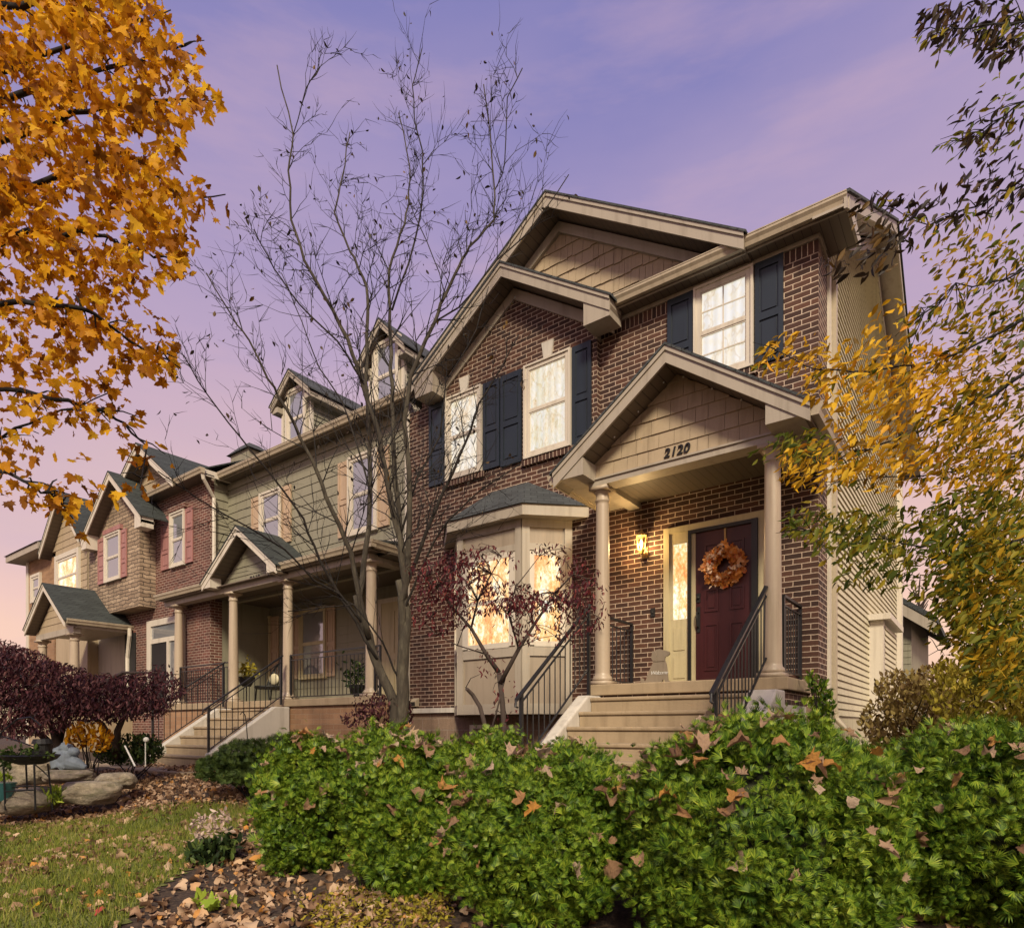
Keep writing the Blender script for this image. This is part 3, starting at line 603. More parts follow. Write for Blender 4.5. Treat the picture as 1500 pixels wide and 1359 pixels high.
railing(S1, (-4.07, 5.64, EYE+.36), (-4.07, 7.10, EYE+1.52), 0, IR, post_drop=(1.25, 1.12)); railing(S1, (-1.96, 5.68, EYE+.36), (-1.96, 7.34, EYE+1.55), 0, IR, post_drop=(1.2, 1.15))
railing(S1, (-4.09, 7.55, PORCH+.92), (-4.09, 8.36, PORCH+.92), 0, IR, curl=False, h=.84); railing(S1, (-1.84, 7.55, PORCH+.92), (-1.84, 8.36, PORCH+.92), 0, IR, curl=False, h=.84)
# ------------------------------------------------------------------ porch lantern, wreath, dog sign
LX, LZ = -3.90, EYE+2.56
LN = thing('wall_lantern', 'small brass wall lantern glowing on the brick beside the maroon door', 'lamp', (LX, YW, LZ))
def f(mb):
    mb.lathe(LX, YW-.12, [(.012, LZ+.20), (.02, LZ+.17), (.075, LZ+.12), (.08, LZ+.105)][::-1], 6); mb.lathe(LX, YW-.12, [(.025, LZ-.14), (.05, LZ-.10), (.055, LZ-.085)], 6)
    for k in range(6):
        a = math.pi/3*k; mb.tube([(LX+.052*math.cos(a), YW-.12+.052*math.sin(a), LZ-.09), (LX+.074*math.cos(a), YW-.12+.074*math.sin(a), LZ+.11)], .005, 5)
    mb.box(LX-.05, LX+.05, YW-.02, YW, LZ-.18, LZ-.02); mb.tube([(LX, YW-.02, LZ-.12), (LX, YW-.08, LZ-.17), (LX, YW-.12, LZ-.13)], .012, 8)
part('lamp_body', M['brass'], LN, f)
t = NT('lamp_glow'); t.bsdf((.8, .6, .3), .3, None, Emission__Color=(1, .72, .34, 1), Emission__Strength=4.0)
part('bulb', t.m, LN, lambda mb: mb.lathe(LX, YW-.12, [(.008, LZ-.06), (.02, LZ-.03), (.022, LZ+.02), (.006, LZ+.07)], 10), smooth=True)
pl = bpy.data.lights.new('lantern_light', 'POINT'); pl.energy = 30; pl.color = (1, .66, .28); pl.shadow_soft_size = .05; po = bpy.data.objects.new('lantern_light', pl); COL.objects.link(po); po.location = (LX, YW-.20, LZ-.04); po.parent = LN; po.matrix_parent_inverse = Matrix.Translation((-LX, -YW, -LZ))
# ------------------------------------------------------------------ leaf scattering
def rotmats(n, normal=None, spread=1.0, up=None):
    """n random frames; normal: (n,3) preferred leaf normals, spread 0..1 how random"""
    z = RNG.normal(size=(n, 3)); z /= np.linalg.norm(z, axis=1)[:, None]
    if normal is not None: z = np.asarray(normal)*(1-spread)+z*spread; z /= np.linalg.norm(z, axis=1)[:, None]
    a = RNG.normal(size=(n, 3)) if up is None else np.asarray(up)+RNG.normal(size=(n, 3))*.35
    y = a-(a*z).sum(1)[:, None]*z; y /= np.linalg.norm(y, axis=1)[:, None]+1e-9
    return np.stack([np.cross(y, z), y, z], axis=2)
def tmpl_leaf(w=.45):         # pointed leaf along +y, folded on the midrib
    return np.array([(0, 0, 0), (w*.5, .35, .10), (w*.42, .68, .06), (0, 1, -.06), (-w*.42, .68, .06), (-w*.5, .35, .10), (0, .5, 0)]), np.array([(0, 1, 6), (1, 2, 6), (2, 3, 6), (3, 4, 6), (4, 5, 6), (5, 0, 6)])
def tmpl_maple():
    pts = [(0, -.05), (.12, .02), (.42, -.08), (.36, .10), (.62, .26), (.44, .32), (.52, .56), (.30, .50), (.20, .58), (.18, .80), (0, 1.05)]
    out = pts+[(-x, y) for x, y in pts[-2:0:-1]]; n = len(out)
    v = [(x, y, .10*abs(x)+.08*math.sin(4*y)) for x, y in out]+[(0, .32, 0)]
    return np.array(v), np.array([(i, (i+1) % n, n) for i in range(n)])
def tmpl_frond(n=7):
    v = []; f = []
    for i in range(n):
        a = (i-(n-1)/2)*.25; c, q = math.cos(a), math.sin(a); L = 1-.28*abs(i-(n-1)/2)/n*2; w = .046
        b = len(v); v += [(-w*.6*c, w*.6*q, 0), (w*.6*c, -w*.6*q, 0), (q*L*.62+w*c, c*L*.62-w*q, .06), (q*L, c*L, -.12), (q*L*.62-w*c, c*L*.62+w*q, .06)]; f += [(b, b+1, b+2), (b, b+2, b+4), (b+4, b+2, b+3)]
    return np.array(v), np.array(f)
def tmpl_blade():
    return np.array([(-.05, 0, 0), (.05, 0, 0), (.035, .55, .08), (0, 1, .28), (-.035, .55, .08)]), np.array([(0, 1, 2), (0, 2, 4), (4, 2, 3)])
def tmpl_curl():              # a dry leaf curled along its length with a ragged edge
    v = []; f = []; nx, ny = 5, 7
    for j in range(ny):
        y = j/(ny-1); w = (.12+.42*math.sin(math.pi*min(1, y*1.02))**.7)*(1 if j % 2 else .80)
        for i in range(nx):
            x = (i/(nx-1)-.5)*2*w; v.append((x*.85, y-.5, .9*x*x+.22*math.sin(3.2*y)-.12))
    for j in range(ny-1):
        for i in range(nx-1):
            a = j*nx+i; f += [(a, a+1, a+nx+1), (a, a+nx+1, a+nx)]
    return np.array(v), np.array(f)
MAPLE2 = (lambda q: (q[0]*np.array([.85, 1, 1])+np.stack([0*q[0][:, 0], 0*q[0][:, 0], -.45*q[0][:, 0]**2+.35*(q[0][:, 1]-.4)**2+.10*np.sin(7*q[0][:, 0])], 1), q[1]))(tmpl_maple())
LEAF, MAPLE, FROND, BLADE, CURL = tmpl_leaf(), tmpl_maple(), tmpl_frond(), tmpl_blade(), tmpl_curl(); NARROW = tmpl_leaf(.30)
def scatter(name, tm, pos, size, m, parent=None, **k):
    pos = np.asarray(pos); n = len(pos); v, f = tm; R = rotmats(n, **k); s = np.broadcast_to(np.asarray(size, float), (n,))
    V = np.einsum('nij,kj->nki', R, v)*s[:, None, None]+pos[:, None, :]; T = f[None]+(np.arange(n)*len(v))[:, None, None]
    return fastmesh(name, V.reshape(-1, 3), T.reshape(-1, 3), m, parent)
# wreath
WC = at(1062, 829, YW-.06); WR = thing('autumn_wreath', 'round autumn wreath of orange and cream leaves hanging on the maroon door', 'wreath', WC)
M['wr1'] = foliage('wreath_leaf', [(0, (.32, .08, .012)), (.3, (.62, .22, .04)), (.6, (.78, .36, .08)), (.85, (.72, .40, .18)), (1, (.62, .14, .03))], .25)
M['wr2'] = foliage('wreath_flower', [(0, (.55, .36, .22)), (1, (.75, .56, .42))], .25)
def ring(n, r0, r1, y0, y1):
    a = RNG.uniform(0, 2*math.pi, n); r = r0+(r1-r0)*RNG.uniform(0, 1, n); return np.stack([WC.x+r*np.cos(a), WC.y-RNG.uniform(y0, y1, n), WC.z+r*np.sin(a)], 1), np.stack([np.cos(a)*.55, -np.ones(n)*.9, np.sin(a)*.55], 1)
p, nn = ring(260, .12, .255, .0, .09); scatter('wreath_leaves', MAPLE, p, RNG.uniform(.06, .10, 260), M['wr1'], WR, normal=nn/np.linalg.norm(nn, axis=1)[:, None], spread=.4)
cl = []
for a in (1.62, 3.45, 5.9, 4.25, 2.6):
    c = np.array([WC.x+.19*math.cos(a), WC.y-.10, WC.z+.19*math.sin(a)]); cl.append(c+RNG.normal(size=(26, 3))*.027)
for p in cl: scatter('wreath_flower', LEAF, p, .062, M['wr2'], WR, normal=np.tile([0, -1, .1], (len(p), 1)), spread=.5)
part('wreath_ring', M['twig'], WR, lambda mb: mb.tube([(WC.x+.19*math.cos(a*math.pi/12), WC.y-.01, WC.z+.19*math.sin(a*math.pi/12)) for a in range(25)], .025, 6))
part('hanger', M['brass'], WR, lambda mb: mb.box(WC.x-.012, WC.x+.012, YW-.06, YW-.05, WC.z+.2, DZ-.03))
# dog shaped welcome board
DG = at(965, 999, 7.62); DGZ = PORCH
dog = [(-.20, 0), (-.23, .02), (-.245, .06), (-.225, .085), (-.20, .075), (-.20, .05), (-.175, .045), (-.16, .075), (-.145, .12), (-.075, .27), (-.06, .31), (-.075, .36), (-.06, .41), (-.03, .435), (.02, .44), (.07, .425), (.10, .415), (.145, .40), (.155, .375), (.135, .35), (.09, .335), (.085, .30), (.105, .25), (.12, .15), (.13, .04), (.155, .03), (.155, 0), (.085, 0), (.085, .05), (.055, .05), (.05, 0)]
DS = tag(part('dog_welcome_sign', M['wood'], None, lambda mb: mb.xz([(DG.x+x, DGZ+z) for x, z in dog], 7.60, 7.625)), 'dog shaped wooden board reading Welcome, standing beside the front door', 'sign')
def f(mb):
    mb.xz([(DG.x-.075+a, DGZ+b) for a, b in ((0, .42), (.04, .415), (.06, .36), (.05, .30), (.01, .29), (-.015, .33))], 7.59, 7.60)
    mb.box(DG.x-.06, DG.x+.09, 7.593, 7.60, DGZ+.285, DGZ+.305)
part('ear_and_collar', M['wood'], DS, f)
text(DS, 'Welcome', (DG.x+.012, 7.597, DGZ+.14), .066, M['white'], 'lettering', .003, .35, spacing=.86)
# ================================================================== SAGE TOWNHOUSE (left neighbour)
YG, YR2 = 8.46, 9.6                                   # upper wall, recessed porch wall
GXL = -14.98
H2 = thing('sage_townhouse', 'sage green sided townhouse with two dormers and a columned porch beside the brick one', 'house', (-11.7, 9, .6))
part('upper_siding', M['sage'], H2, lambda mb: (lap(mb, GXL, XL-.1, YG, EYE+3.0, ZS, .20), mb.box(GXL, XL-.05, YG+.002, YG+.1, EYE+3.0, ZS)))
part('porch_siding', M['sage'], H2, lambda mb: (lap(mb, GXL-1.8, XL, YR2, PORCH, EYE+3.2, .20), mb.box(GXL-1.8, XL, YR2+.002, YR2+.1, .5, EYE+3.2)))
part('party_corner_board', M['whitetrim'], H2, lambda mb: mb.box(XL-.09, XL+.012, YL-.03, YL+.25, EYE-.2, ZS))
part('soffit', M['soffit'], H2, lambda mb: mb.box(GXL-.1, XL, EY+.1, YG+.02, ZS+.002, ZS+.03)); part('frieze_board', M['sage'], H2, lambda mb: mb.box(GXL, XL-.1, YG-.03, YG, ZS-.16, ZS))
part('fascia', M['trim'], H2, lambda mb: mb.box(GXL-.05, -8.04, EY+.12, EY+.14, ZS-.01, ZS+.14)); gutter_x(H2, GXL-.1, -8.06, EY, ZS+.135)
def f(mb):
    mb.yz([(EY+.02, ZS+.15), (RY, RZ+.03), (RY, RZ-.01), (EY+.02, ZS+.115)], GXL-.1, -8.92)
    mb.yz([(17.95, ZS+.15), (RY, RZ+.03), (RY, RZ-.01), (17.95, ZS+.115)], GXL-.1, -8.92)
part('roof', M['shingle'], H2, f)
# upper windows
for (xl, xr, yt, yb, s1, s2) in ((515, 553, 668, 778, (497.5, 513), (554.5, 572)), (385, 413, 722, 800, (370.5, 383.5), (414.5, 428))):
    A = at(xl, yt, YG); B = at(xr, yt, YG); xm = (xl+xr)/2; z1, z0 = at(xm, yt, YG).z, at(xm, yb, YG).z
    window(H2, A.x, B.x, z0, z1, YG-.01, M['whitetrim'], M['dark'], fw=.06, trimw=.05)
    for q in (s1, s2): shutter(H2, at(q[0], 700, YG).x, at(q[1], 700, YG).x, z0-.02, z1+.02, YG-.016, M['beige'])
# porch windows
for (xl, xr, yt, yb, s1, s2) in ((443, 478, 893, 991, (431, 441.5), (479.5, 492.5)), (369, 397, 908, 996, (355, 367.5), (398.5, 409.5))):
    A = at(xl, yt, YR2); B = at(xr, yt, YR2); xm = (xl+xr)/2; z1, z0 = at(xm, yt, YR2).z, at(xm, yb, YR2).z
    window(H2, A.x, B.x, z0, z1, YR2-.01, M['creamtrim'], M['dark'], fw=.05, trimw=.05)
    for q in (s1, s2): shutter(H2, at(q[0], 900, YR2).x, at(q[1], 900, YR2).x, z0-.02, z1+.02, YR2-.016, M['beige'])
dl, dr = at(561, 900, YR2).x, at(586, 900, YR2).x
D2 = part('door', M['creamtrim'], H2, lambda mb: (mb.box(dl, dr, YR2-.05, YR2-.012, PORCH, PORCH+2.15), mb.box(dl+.12, dr-.12, YR2-.062, YR2-.05, PORCH+.2, PORCH+.9), mb.box(dl+.12, dr-.12, YR2-.062, YR2-.05, PORCH+1.05, PORCH+1.95)))
part('door_frame', M['whitetrim'], D2, lambda mb: (mb.box(dl-.1, dl, YR2-.06, YR2-.01, PORCH, PORCH+2.25), mb.box(dr, dr+.1, YR2-.06, YR2-.01, PORCH, PORCH+2.25), mb.box(dl, dr, YR2-.058, YR2-.01, PORCH+2.15, PORCH+2.25)))
# porch
CY = 7.75; PL2, PR2 = -16.5, -8.66; B2, T2 = EYE+2.98, EYE+3.10
part('porch_slab', M['conc'], H2, lambda mb: mb.box(PL2, XL-.02, 7.55, YR2, PORCH-.14, PORCH), bevel=.012)
part('porch_base', M['tanbrick'], H2, lambda mb: mb.box(PL2+.05, XL-.03, 7.60, YR2, .3, PORCH-.142))
part('porch_beam', M['trim'], H2, lambda mb: (mb.box(PL2, PR2-.2, CY-.11, CY+.11, B2, T2), mb.box(PR2-.42, PR2-.2, CY+.11, YG+.02, B2, T2)))
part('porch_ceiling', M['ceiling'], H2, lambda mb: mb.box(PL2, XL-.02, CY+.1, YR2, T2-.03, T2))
for px_ in (262, 342, 422, 544): smoothcol(column(H2, at(px_, 950, CY).x, CY, PORCH, B2, .105))
PG = 7.42
ap, tl, trr = at(350, 772, PG), at(300, 858, PG), at(409, 826, PG); gx, gh = ap.x, (trr.x-tl.x)/2; ge = EYE+3.20
part('porch_soffit', M['soffit'], H2, lambda mb: mb.box(PL2, PR2, PG+.1, CY, T2+.002, T2+.02)); part('porch_fascia', M['trim'], H2, lambda mb: mb.box(PL2, gx-gh, PG+.115, PG+.13, T2, T2+.15)); part('porch_fascia', M['trim'], H2, lambda mb: (mb.box(gx+gh, PR2, PG+.115, PG+.13, T2, T2+.15), mb.box(PR2-.03, PR2, PG+.13, YG, T2, T2+.15)))
gutter_x(H2, at(404, 850, PG).x, PR2+.1, PG, T2+.15); gutter_x(H2, PL2-.1, at(303, 850, PG).x, PG, T2+.15); gutter_y(H2, PG+.02, YG-.02, PR2+.12, T2+.15, 1)
part('porch_roof', M['shingle'], H2, lambda mb: ([mb.yz([(PG+.03, T2+.155), (YG-.01, T2+.34), (YG-.01, T2+.30), (PG+.03, T2+.12)], u, w) for u, w in ((PL2, gx-gh+.05), (gx+gh-.05, PR2+.02))]))
part('flashing', M['whitetrim'], H2, lambda mb: mb.box(GXL+.1, XL-.12, YG-.06, YG, T2+.345, T2+.46))
# porch gable
rake(H2, gx, gh, ge, ap.z, PG-.06, CY-.02, YG+.02, M['dshingle'], th=.17, trim=M['whitetrim'])
part('gable_siding', M['sage'], H2, lambda mb: (lap(mb, 0, 0, CY-.03, T2, ap.z-.3, .19, gclip(gx, gh-.12, T2-.0, ap.z-.22)), mb.xz([(gx-gh+.2, T2), (gx+gh-.2, T2), (gx, ap.z-.3)], CY-.025, CY+.06)))
for k in (-1, 1): part('eave_return', M['whitetrim'], H2, lambda mb: mb.xz([(gx+k*gh, ge-.01), (gx+k*(gh-.34), ge+.34*(ap.z-ge)/gh-.03), (gx+k*(gh-.34), T2-.02), (gx+k*gh, T2-.02)], PG-.05, CY-.12))
hn = at(373, 848, CY-.06); text(H2, '2118', (hn.x, CY-.062, hn.z), .19, M['number'], 'house_number', .008, .12, spacing=1.0, bold=.004)
# dormers
def dormer(apx, apy, xl, xr, Y, ytop_eave):
    a = at(apx, apy, Y-.2); L, R = at(xl, 600, Y).x, at(xr, 600, Y).x; hw = (R-L)/2; cx = (L+R)/2; half = hw+.22; ze = at(xr, ytop_eave, Y).z-.05; za = a.z
    zr = ZS+.13+RP*(Y-EY)-.1; yb = Y+(za-zr)/RP
    part('dormer_wall', M['sage'], H2, lambda mb: (lap(mb, L, R, Y, zr, ze-.0, .13), mb.xz([(L, zr), (R, zr), (R, ze), (cx, za-.2), (L, ze)], Y+.002, Y+.06)))
    part('dormer_side', M['sage'], H2, lambda mb: (lapx(mb, Y, Y+2.6, R, zr, ze+.05, .11), lapx(mb, Y, Y+2.6, L+.0, zr, ze+.05, .11)))
    rake(H2, cx, half, ze, za, Y-.22, Y, Y+3.0, M['shingle'], th=.15, names=('dormer_fascia', 'dormer_roof'))
    for k in (-1, 1): part('dormer_eave', M['trim'], H2, lambda mb: mb.box(cx+k*half, cx+k*(hw-.01), Y-.18, Y+2.2, ze-.17, ze-.05))
    window(H2, cx-.30, cx+.34, zr+.05, za-.42, Y-.02, M['whitetrim'], M['dark'], fw=.04, trimw=.07)
    for x in (L, R): part('corner_board', M['whitetrim'], H2, lambda mb: mb.box(x-.06, x+.02, Y-.03, Y+.05, zr, ze-.02))
dormer(427, 541, 416, 456, 9.05, 574); dormer(566, 463, 544, 592, 9.05, 512)
v = at(362, 655, 13.2)
part('chimney_cap', M['shingle'], H2, lambda mb: (mb.add([(v.x-.75, 12.8, v.z-.28), (v.x+.75, 12.8, v.z-.28), (v.x+.75, 13.8, v.z-.28), (v.x-.75, 13.8, v.z-.28), (v.x-.3, 13.1, v.z+.06), (v.x+.3, 13.1, v.z+.06), (v.x+.3, 13.5, v.z+.06), (v.x-.3, 13.5, v.z+.06)], [(0, 1, 5, 4), (1, 2, 6, 5), (2, 3, 7, 6), (3, 0, 4, 7), (4, 5, 6, 7), (3, 2, 1, 0)])))
part('chimney', M['sage'], H2, lambda mb: mb.box(v.x-.6, v.x+.6, 12.9, 13.7, ZS+1, v.z-.281))
S2 = steps('porch_steps', 'tan concrete steps climbing to the sage townhouse porch between two black rails', -13.25, -11.3, 7.55, PORCH, 6, (-13.3, -11.2, 7.6), .35, None, .17)
for o in list(S2.children):
    if o.name.startswith('porch_slab'): bpy.data.objects.remove(o)
S2.children and None
railing(S2, (-11.25, 5.98, EYE+.36), (-11.25, 7.45, EYE+1.38), 0, IR, post_drop=(1.15, .95)); railing(S2, (-13.4, 5.98, EYE+.36), (-13.4, 7.45, EYE+1.38), 0, IR, post_drop=(1.15, .95))
xa, xb, xc, xd = [at(q, 950, CY).x for q in (262, 342, 422, 544)]
for p, q in ((xc+.12, xd-.12), (xa+.12, xb-.12), (xd+.12, XL-.15)): railing(H2, (p, CY-.02, PORCH+.9), (q, CY-.02, PORCH+.9), 0, IR, curl=False, h=.84, bal=.105, name='porch_railing')
# porch furnishings
pc = at(398, 1000, 8.9)
CH = thing('porch_chair', 'dark round backed wicker chair with a pale cushion on the sage porch', 'chair', (pc.x, 8.9, PORCH))
def f(mb):
    for a in range(13):
        t = math.pi*(a/12); mb.tube([(pc.x+.36*math.cos(t), 8.95+.1*math.sin(t), PORCH+.42), (pc.x+.40*math.cos(t), 9.05+.12*math.sin(t), PORCH+.45+.55*math.sin(t))], .014, 5)
    mb.tube([(pc.x+.40*math.cos(math.pi*a/12), 9.05+.12*math.sin(math.pi*a/12), PORCH+.45+.55*math.sin(math.pi*a/12)) for a in range(13)], .025, 6)
part('backrest', M['black'], CH, f); part('seat', M['black'], CH, lambda mb: mb.lathe(pc.x, 8.85, [(.33, PORCH+.36), (.36, PORCH+.40), (.34, PORCH+.43)], 16))
for k in (-1, 1):
    for q in (8.65, 9.05): part('leg', M['black'], CH, lambda mb: mb.tube([(pc.x+k*.24, q, PORCH+.38), (pc.x+k*.30, q, PORCH)], .018, 6))
part('cushion', M['cream'], CH, lambda mb: mb.ball((pc.x-.02, 8.98, PORCH+.60), .17, 12, 8, (1.1, .35, .85)), smooth=True)
pp = at(361, 985, 8.3)
FP = thing('flower_pot', 'hanging basket of yellow green flowers beside a sage porch column', 'planter', (pp.x, 8.3, pp.z))
part('pot', M['black'], FP, lambda mb: mb.lathe(pp.x, 8.3, [(.10, pp.z-.32), (.17, pp.z-.2), (.20, pp.z-.1)], 14)); part('pot_stand', M['iron'], FP, lambda mb: mb.tube([(pp.x, 8.3, PORCH), (pp.x, 8.3, pp.z-.31)], .015, 6))
n = 160; p = RNG.normal(size=(n, 3))*np.array([.14, .12, .11])+np.array([pp.x, 8.3, pp.z+.05]); scatter('foliage', LEAF, p, .10, M['yellowbush'], FP)
up_ = at(523, 1015, 8.1)
UP = thing('potted_plant', 'dark leafy plant in an urn behind the sage porch railing', 'planter', (up_.x, 8.1, PORCH))
part('urn', M['black'], UP, lambda mb: mb.lathe(up_.x, 8.1, [(.10, PORCH), (.06, PORCH+.06), (.15, PORCH+.2), (.17, PORCH+.26)], 14))
n = 170; p = RNG.normal(size=(n, 3))*np.array([.14, .12, .13])+np.array([up_.x, 8.1, PORCH+.42]); scatter('foliage', NARROW, p, .14, M['darkgreen'], UP)
# ================================================================== STONE AND BRICK TOWNHOUSE (further left)
YB = 8.0; H3 = thing('stone_townhouse', 'red brick and ledge stone townhouse with rose shutters left of the sage one', 'house', (-18.2, 9, .6))
x207, x128 = -17.75, -21.0
part('wall', M['redbrick'], H3, lambda mb: mb.box(-19.6, GXL, YB, YB+.3, .4, ZS)); part('side_wall', M['sage'], H3, lambda mb: (lapx(mb, YB+.1, YG, GXL, EYE+3.1, ZS, .2), mb.box(GXL-.1, GXL-.002, YB+.1, YG+1.5, .5, ZS)))
def f(mb):
    mb.xz([(x128, EYE+3.15), (x207, EYE+3.15), (x207, EYE+5.85), ((x128+x207)/2, EYE+6.75), (x128, EYE+5.85)], 7.6, YB+.1)
part('stone_bay', M['stone'], H3, f)
scx = (x128+x207)/2
sa = at(158, 693, 7.3); rake(H3, sa.x+.1, 1.85, sa.z-1.5, sa.z, 7.28, 7.6, 12, M['dshingle'], th=.2, trim=M['whitetrim'])
for k in (-1, 1): part('eave_return', M['whitetrim'], H3, lambda mb: mb.xz([(sa.x+.1+k*1.85, sa.z-1.51), (sa.x+.1+k*1.5, sa.z-1.25), (sa.x+.1+k*1.5, sa.z-1.78), (sa.x+.1+k*1.85, sa.z-1.78)], 7.29, 7.6))
gb = at(200, 650, 7.6); gbh = (gb.z-ZS-.15)/.7; rake(H3, gb.x, gbh, ZS+.15, gb.z, 7.60, YB, 13, M['dshingle'], th=.2, trim=M['whitetrim'])
part('gable_shakes', M['shake'], H3, lambda mb: (shakes(mb, YB+.03, ZS, .21, (gb.x, gb.z-.2, .7), gb.z-.3, .012, .1, .3), mb.xz([(gb.x-gbh, ZS), (gb.x+gbh, ZS), (gb.x, gb.z-.2)], YB+.031, YB+.1)))
gutter_x(H3, x207+.3, GXL+.25, 7.62, ZS+.13); part('soffit', M['soffit'], H3, lambda mb: mb.box(x207, GXL+.2, 7.7, YB, ZS+.002, ZS+.03)); part('fascia', M['whitetrim'], H3, lambda mb: mb.box(GXL+.17, GXL+.2, 7.74, YG, ZS-.02, ZS+.13))
def f(mb):
    x, y = GXL+.07, YB+.06
    mb.tube([(x+.12, 7.72, ZS+.02), (x+.1, 7.75, ZS-.1), (x, y, ZS-.45), (x, y, EYE+3.3)], .045, 8)
part('downspout', M['whitetrim'], H3, f)
for (xl, xr, yt, yb, s1, s2, Y) in ((253, 272, 752, 828, (238, 250), (273.5, 284), YB), (157, 178, 783, 849, (145.5, 155), (179, 187), 7.6)):
    A = at(xl, yt, Y); B = at(xr, yt, Y); xm = (xl+xr)/2; z1, z0 = at(xm, yt, Y).z, at(xm, yb, Y).z
    window(H3, A.x, B.x, z0, z1, Y-.01, M['whitetrim'], M['dark'], fw=.06, trimw=.04)
    for q in (s1, s2): shutter(H3, at(q[0], 800, Y).x, at(q[1], 800, Y).x, z0-.02, z1+.02, Y-.012, M['pink'], 3)
    part('lintel', M['redbrick'] if Y == YB else M['pink'], H3, lambda mb: mb.box(A.x-.1, B.x+.1, Y-.08, Y+.02, z1+.06, z1+.18))
a, b = at(218, 905, YB).x, at(272, 905, YB).x; zt = at(245, 905, YB).z
D3 = part('door_surround', M['whitetrim'], H3, lambda mb: (mb.box(a, a+.22, YB-.06, YB+.02, PORCH, zt), mb.box(b-.15, b, YB-.06, YB+.02, PORCH, zt), mb.box(a+.22, b-.15, YB-.058, YB+.02, zt-.16, zt), mb.box(a+.22, b-.15, YB-.05, YB+.02, zt-.62, zt-.5), mb.box((a+b)/2+.1, (a+b)/2+.22, YB-.05, YB+.02, PORCH, zt-.62)))
part('transom_pane', M['dark'], D3, lambda mb: mb.box(a+.22, b-.15, YB-.02, YB, zt-.5, zt-.16)); part('door', M['black'], D3, lambda mb: mb.box(a+.22, (a+b)/2+.1, YB-.03, YB, PORCH, zt-.62)); part('sidelight_pane', M['dark'], D3, lambda mb: mb.box((a+b)/2+.22, b-.15, YB-.02, YB, PORCH+.5, zt-.62))
# entry porch of the stone house
ea, el_, er = at(63, 855, 6.35), at(38, 912, 6.35), at(97, 903, 6.35); ecx, eh = ea.x, (er.x-el_.x)/2
rake(H3, ecx, eh, er.z-.05, ea.z, 6.35, 6.62, YB+.0, M['dshingle'], th=.18, trim=M['whitetrim'])
gutter_y(H3, 6.40, YB, ecx+eh+.1, er.z-.02, 1); part('entry_fascia', M['trim'], H3, lambda mb: mb.box(ecx-eh+.1, ecx+eh-.03, 6.64, YB, er.z-.22, er.z-.1))
part('entry_gable', M['shake'], H3, lambda mb: (lap(mb, 0, 0, 6.64, er.z-.2, ea.z-.3, .2, gclip(ecx, eh-.1, er.z-.2, ea.z-.2)), mb.xz([(ecx-eh+.2, er.z-.2), (ecx+eh-.2, er.z-.2), (ecx, ea.z-.3)], 6.645, 6.7)))
part('entry_beam', M['trim'], H3, lambda mb: mb.box(ecx-eh+.12, ecx+eh-.12, 6.6, 6.78, er.z-.36, er.z-.2))
for k in (-1, 1): smoothcol(column(H3, ecx+k*(eh-.32), 6.70, PORCH-.1, er.z-.36, .12))
part('entry_slab', M['conc'], H3, lambda mb: mb.box(ecx-eh, ecx+eh, 6.5, YB, .3, PORCH-.1)); 
def f(mb):
    x = ecx+eh+.06; mb.tube([(x, YB-.1, er.z-.1), (x+.0, YB-.1, er.z-.3), (x-.25, YB-.05, er.z-.9), (x-.25, YB-.05, .6)], .055, 8)
part('entry_downspout', M['whitetrim'], H3, f)
w0, w1 = at(80, 985, YB+.3), at(140, 985, YB+.3)
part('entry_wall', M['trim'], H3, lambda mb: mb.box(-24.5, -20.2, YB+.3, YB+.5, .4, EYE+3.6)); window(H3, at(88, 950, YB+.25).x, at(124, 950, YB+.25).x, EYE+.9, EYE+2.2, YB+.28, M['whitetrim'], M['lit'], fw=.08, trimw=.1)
part('entry_door', M['black'], H3, lambda mb: mb.box(-19.55, -18.9, YB-.03, YB+.02, PORCH-.1, EYE+2.6))
part('roof', M['dshingle'], H3, lambda mb: (mb.yz([(7.66, ZS+.15), (RY, RZ+.03), (RY, RZ-.01), (7.66, ZS+.115)], -21.2, GXL-.12), mb.yz([(17.95, ZS+.15), (RY, RZ+.03), (RY, RZ-.01), (17.95, ZS+.115)], -21.2, GXL-.12)))
# ================================================================== the last unit of the row
H4 = thing('tan_townhouse', 'tan shake and brick end townhouse at the far left of the row', 'house', (-25, 9, .6))
ga, gl_, gr = at(85, 722, 7.7), at(62, 786, 7.7), at(120, 762, 7.7); gcx, gh4 = ga.x, (gr.x-gl_.x)/2
a, b = at(82, 800, 8.0).x, at(128, 800, 8.0).x
part('wall', M['shake'], H4, lambda mb: (lap(mb, a, b, 8.0, EYE+3, ga.z-1.6, .22), lap(mb, 0, 0, 8.0, ga.z-1.6, ga.z-.3, .22, gclip(gcx, gh4-.1, ga.z-1.75, ga.z-.2)), mb.box(a, b, 8.003, 8.3, .4, ga.z-1.6), mb.xz([(gcx-gh4+.2, ga.z-1.6), (gcx+gh4-.2, ga.z-1.6), (gcx, ga.z-.3)], 8.003, 8.1)))
rake(H4, gcx, gh4, ga.z-1.65, ga.z, 7.68, 8.0, 12, M['dshingle'], th=.2, trim=M['whitetrim'])
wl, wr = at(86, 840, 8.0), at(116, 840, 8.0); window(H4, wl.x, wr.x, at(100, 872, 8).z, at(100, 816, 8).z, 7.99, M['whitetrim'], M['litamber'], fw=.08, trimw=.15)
a2, b2 = at(40, 850, 8.4).x, at(80, 850, 8.4).x
part('side_wing', M['tanbrick'], H4, lambda mb: mb.box(a2, b2, 8.4, 12, .4, at(60, 816, 8.4).z)); part('wing_eave', M['trim'], H4, lambda mb: mb.box(a2-.6, b2, 7.9, 12.4, at(60, 816, 8.4).z, at(60, 816, 8.4).z+.22))
